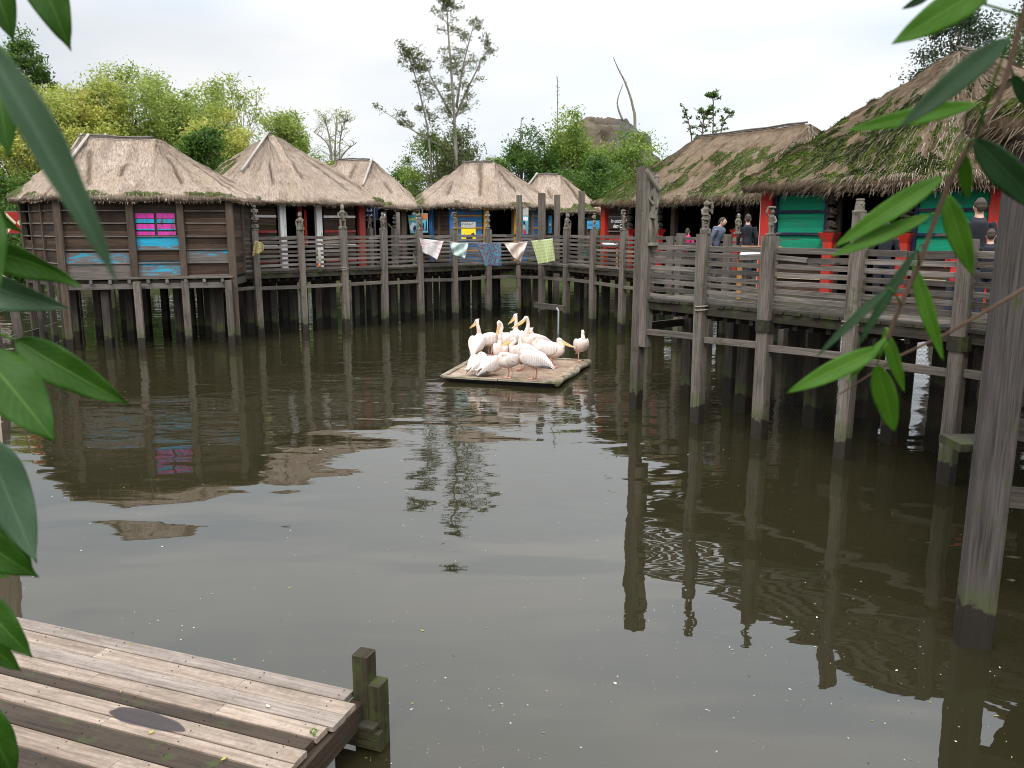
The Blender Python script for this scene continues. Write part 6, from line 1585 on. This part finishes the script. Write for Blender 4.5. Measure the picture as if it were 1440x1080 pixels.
    sparse('forked dead tree trunk standing in front of the rock',[[(893,250),(893,190),(890,150),(880,118),(870,98),(862,80)],[(876,170),(868,145),(876,118)]],62,'lf_pale',105,0,.1,.1,.4,tw=.12,kid=.5,bark='bark_grey')
    sparse('short leafless stem above the willow bush',[[(731,225),(732,190),(736,168)]],58,'lf_pale',106,0,.1,.1,.3,tw=.03,kid=2,bark='bark_grey')
    # lower leaf mass around the tall tree
    tree('ivy-like olive growth on the lower trunk of the tall tree',650,52.5,170,64,'lf_olive',30,per=60,size=.19,K=60,crown0=.35,name='climbing_plant',cat='climbing plant',group=None)
trees()
def rock():
    n=90; m=90
    x0=Q(752,300,82).x; x1=Q(940,300,82).x; cx=(x0+x1)/2; 
    u,v=np.meshgrid(np.linspace(-1,1,n),np.linspace(-1,1,m),indexing='xy')
    X=cx+u*(x1-x0)*.62; Y=82+v*9
    r2=np.clip(1-(np.abs(u)**2.2+v**2),0,1)
    base=Q(850,172,82).z
    hump=1.0-.12*np.clip((u-.25),0,1)*2-.1*np.clip(-u-.1,0,1)
    Z=-.5+(base+.5)*np.sqrt(r2)*hump
    b=fbm(X*.35,Y*.35,seed=4,o=4); cell=np.abs(fbm(X*.8,Y*.8,seed=8,o=2)-.5)
    Z+=(b-.5)*3.2*r2**.3+np.where(u>-.1,1,.2)*(cell*-3.0+.5)*r2**.3
    X+=(fbm(X*.5,Y*.5,Z*.5,seed=12)-.5)*2.2; Y+=(fbm(X*.5,Y*.5,Z*.5,seed=13)-.5)*2.2
    o=grid_mesh('rock_outcrop',X,Y,Z,None,{},M['rock']); tag(o,'big artificial rock mound with tan left flank and grey boulders behind the trees','rock')
rock()

# ---------------------------------------------------------------- floating specks
def debris():
    rng=np.random.default_rng(12); n=900
    x=rng.uniform(-20,1430,n); y=480+(1090-480)*rng.uniform(0,1,n)**.75
    n2=420; cl=[(620,1010,90,45),(470,1050,60,25),(980,885,60,20),(760,960,120,30),(180,590,120,40),(1130,900,90,60)]
    for k_ in range(n2):
        c_=cl[rng.integers(0,len(cl))]; x=np.append(x,c_[0]+rng.normal(0,c_[2])); y=np.append(y,min(1085,c_[1]+rng.normal(0,c_[3])))
    n+=n2
    mats={'ink':[], 'straw':[], 'lf_yellow':[], 'primary':[]}
    keys=list(mats)
    V_=[];T_=[]
    groups={k:([],[]) for k in keys}
    for i in range(n):
        p=P(x[i],y[i])
        if p.y>19 or (abs(p.x-.4)<2.4 and 17.5<p.y<23) or (p.x<-.9 and p.y<6.6 and p.x<-1+.0 and y[i]>850+.22*(x[i])): continue
        k=keys[rng.choice(4,p=[.45,.25,.17,.13])]; s=(.0008+.0058*rng.uniform()**2.2)*(1+p.y/14)*(.6 if i>=n-420 else 1)
        if rng.uniform()<.06: s*=2.2
        a=rng.uniform(0,6.3); c,sn=math.cos(a),math.sin(a); el=rng.uniform(.4,1)
        q=[(p.x+(u*c-v*el*sn)*s,p.y+(u*sn+v*el*c)*s,.002+.002*abs(u)) for u,v in ((-1.3,0),(-.2,.6),(1,.4),(1.2,-.3),(0,-.7))]
        groups[k][0].append(q); groups[k][1].append(rng.uniform(.2,1))
    for k,lab in zip(keys,('floating_petals','floating_chaff','floating_leaflets','floating_feathers')):
        g=np.array(groups[k][0]); o=quads_mesh(lab,g,np.zeros((len(g)*5,2)),{'tint':np.array(groups[k][1])},M[k],None,5)
        tag(o,{'floating_petals':'tiny white flecks floating on the pond','floating_chaff':'tiny straw-coloured bits floating on the pond','floating_leaflets':'tiny yellow leaf bits floating on the pond','floating_feathers':'tiny dark specks floating on the pond'}[lab],'debris',kind='stuff')
debris()

# ---------------------------------------------------------------- foliage close to the camera
def bigleaf(parent,base,tip,wid,mat,curl=.12,cup=.25,roll=0.0,shape='ovate',wave=.0,name='leaf',face=None):
    """blade from base to tip; width in metres; curved along its length, cupped across, slightly wavy margins"""
    base=V(base);tip=V(tip); d=tip-base; L=d.length; t=d.normalized()
    view=((base+tip)/2+parent.location-V((0,0,CH))).normalized(); nr=-(view-t*view.dot(t)).normalized()
    if roll: nr=Quaternion(t,roll)@nr
    s=t.cross(nr).normalized(); n=22; m=9; vs=[];uv=[]
    r=random.Random(int(L*1e5)); ph=r.uniform(0,6)
    for i in range(n):
        f=i/(n-1)
        if shape=='ovate': w=math.sin(PI*min(1,f**.75))**.8*(1-.25*f)*1.12
        else: w=math.sin(PI*f**.85)**.75*(1-.15*f)*1.05
        if f>.85: w*=1-.55*(f-.85)/.15*(1 if shape=='ovate' else .4)
        w=max(.015,w)*wid/2
        c=base+d*f+nr*(curl*L*math.sin(PI*f))
        for j in range(m):
            g=(j/(m-1))*2-1; vs.append(c+s*w*g*math.cos(cup*abs(g))+nr*(-0+w*abs(g)*math.sin(cup)+wave*wid*math.sin(f*14+ph+(1.5 if g>0 else 0))*g*g)); uv.append((g,f))
    fs=[];uvs=[]
    for i in range(n-1):
        for j in range(m-1):
            f=[i*m+j,i*m+j+1,(i+1)*m+j+1,(i+1)*m+j]; fs.append(f); uvs.append([uv[k] for k in f])
    mb=MB(); mb.add(vs,fs,uvs,None,True); o=mb.build(name,M[mat],parent); o.modifiers.new('thickness','SOLIDIFY').thickness=.0004
    return o
def foreground():
    random.seed(21)
    root=empty('shrub_branch',tuple(Q(-130,540,1.1)),0,'large-leaved shrub branch hanging into the picture along the left edge','branch'); O=root.location.copy()
    def q(x,y,D): return Q(x,y,D)-O
    mb=MB(); stem=[q(-140,-80,1.2),q(-70,120,1.15),q(-60,330,1.1),q(-70,500,1.1),q(-60,700,1.1),q(-80,900,1.1),q(-90,1150,1.1)]
    cp,_=catmull(stem,[(1,1)]*len(stem),5); mb.tube(cp,.006,8); mb.build('stem',M['twig'],root)
    L=[((38,-75),(100,72),46,1.0,'bleaf',.10,.25,0.0),((-25,55),(166,400),52,.5,'bleaf2',.05,.75,-.35),((-10,60),(14,225),42,.9,'bleaf',.1,.3,.2),
       ((-70,345),(115,403),44,1.0,'bleaf',-.12,.4,.9),((-55,385),(97,433),46,1.05,'bleaf2',.12,.5,.5),((-14,285),(-6,425),30,.85,'bleaf',.05,.2,0),
       ((22,478),(184,570),46,1.1,'bleaf',.10,.35,.2),((-25,495),(78,622),66,1.0,'bleaf',.05,.15,-.1),((-22,615),(52,792),56,.95,'bleaf2',-.06,.3,-.15),
       ((-50,650),(50,812),40,1.05,'bleaf',.1,.3,.2),((-50,740),(55,812),44,1.0,'bleaf',.1,.4,.4),((-40,830),(46,924),44,1.0,'bleaf',.1,.35,.3),((-40,880),(30,944),30,1.05,'bleaf',.08,.3,.4),
       ((-30,800),(14,812),12,1.05,'bleaf',.05,.3,.2),((-30,985),(22,1095),46,1.0,'bleaf',.08,.3,.2),((-60,250),(36,330),26,1.15,'bleaf',.1,.4,.7),((-55,100),(25,160),40,1.3,'bleaf',.1,.4,.2),((-20,-60),(20,60),40,1.1,'bleaf',.1,.4,.1)]
    for (b,t,w,D,mt,cu,cp_,ro) in L:
        Dt=D*U(.97,1.03); B=q(b[0],b[1],D); T=q(t[0],t[1],Dt); W=w/CF*D*1.2
        bigleaf(root,B,T,W,mt,cu,cp_,ro*.6,'ovate',.05)
        mb=MB(); s=min(cp,key=lambda c:(c-B).length); mid=B.lerp(s,.5)+V((0,0,.01)); mb.tube([B,mid,s],[.0016,.002,.0028],6); mb.build('petiole',M['wleaf'],root)
    for ch in children(root):
        pass
    tw=empty('willow_twig',tuple(Q(1450,0,.95)),0,'hanging willow twig with narrow leaves at the right of the picture','branch'); O2=tw.location.copy()
    def q2(x,y,D): return Q(x,y,D)-O2
    mb=MB(); st=[q2(1470,-80,.95),q2(1438,22,.95),q2(1404,140,.95),q2(1352,222,.95),q2(1322,290,.95),q2(1292,372,.95),q2(1262,440,.95),q2(1247,480,.95)]
    cp,cr=catmull(st,[(.0030,)*2,(.0028,)*2,(.0024,)*2,(.002,)*2,(.0016,)*2,(.0013,)*2,(.0011,)*2,(.0009,)*2],5); mb.tube(cp,[c[0]*.72 for c in cr],8); mb.build('stem',M['twig'],tw)
    cp0=cp
    W=[((1405,-30),(1254,62),40,.9,'wleaf',.05,.2,.0),((1420,52),(1262,182),30,.75,'wleaf2',.06,.3,.2),((1375,146),(1188,184),22,.9,'wleaf',.06,.3,.2),((1370,195),(1470,300),38,.9,'wleaf2',.06,.3,.1),
       ((1354,212),(1362,282),17,.95,'wleaf',.05,.3,.3),((1327,248),(1172,348),27,.95,'wleaf',.08,.3,.3),((1308,302),(1168,360),20,.95,'wleaf',-.08,.3,.3),((1330,272),(1368,388),28,1.0,'wleaf',.08,.3,.2),
       ((1284,372),(1327,508),19,1.0,'wleaf',.08,.3,.3),((1290,350),(1205,490),15,.85,'wleaf2',.05,.6,.8),((1240,489),(1106,553),27,.95,'wleaf',.06,.3,.1),((1233,512),(1258,608),30,.95,'wleaf',.04,.2,.1),
       ((1243,462),(1272,552),17,1.0,'wleaf',.05,.3,.2),((1250,405),(1148,502),13,.8,'wleaf2',.05,.5,.7),((1310,-8),(1268,13),10,.95,'wleaf2',.05,.3,.2),((1425,105),(1455,160),16,1.0,'wleaf2',.05,.3,.2),((1250,470),(1190,540),9,.95,'wleaf',.04,.3,.8)]
    for (b,t,w,D,mt,cu,cp_,ro) in W:
        B=q2(b[0],b[1],D); T=q2(t[0],t[1],D*U(.98,1.03)); bigleaf(tw,B,T,w/CF*D*1.12,mt,cu*.5,cp_*.6,ro*.4,'lance',.03)
        s=min(cp0,key=lambda c:(c-B).length); mb=MB(); mb.tube([B,B.lerp(s,.5)+V((0,0,.003)),s],[.0010,.0012,.0016],6); mb.build('petiole',M['wleaf'],tw)
    mb=MB(); mb.tube([Q(1475,385,1.0),Q(1400,430,1.0),Q(1330,470,1.02),Q(1262,502,1.04),Q(1180,555,1.05)],[.0026,.0022,.002,.0016,.0008],7); tag(mb.build('bare_twig',M['twig']),'thin bare twig slanting behind the willow leaves at the right','twig')
foreground()
print('tris approx',sum(len(o.data.polygons) for o in bpy.data.objects if o.type=='MESH'))
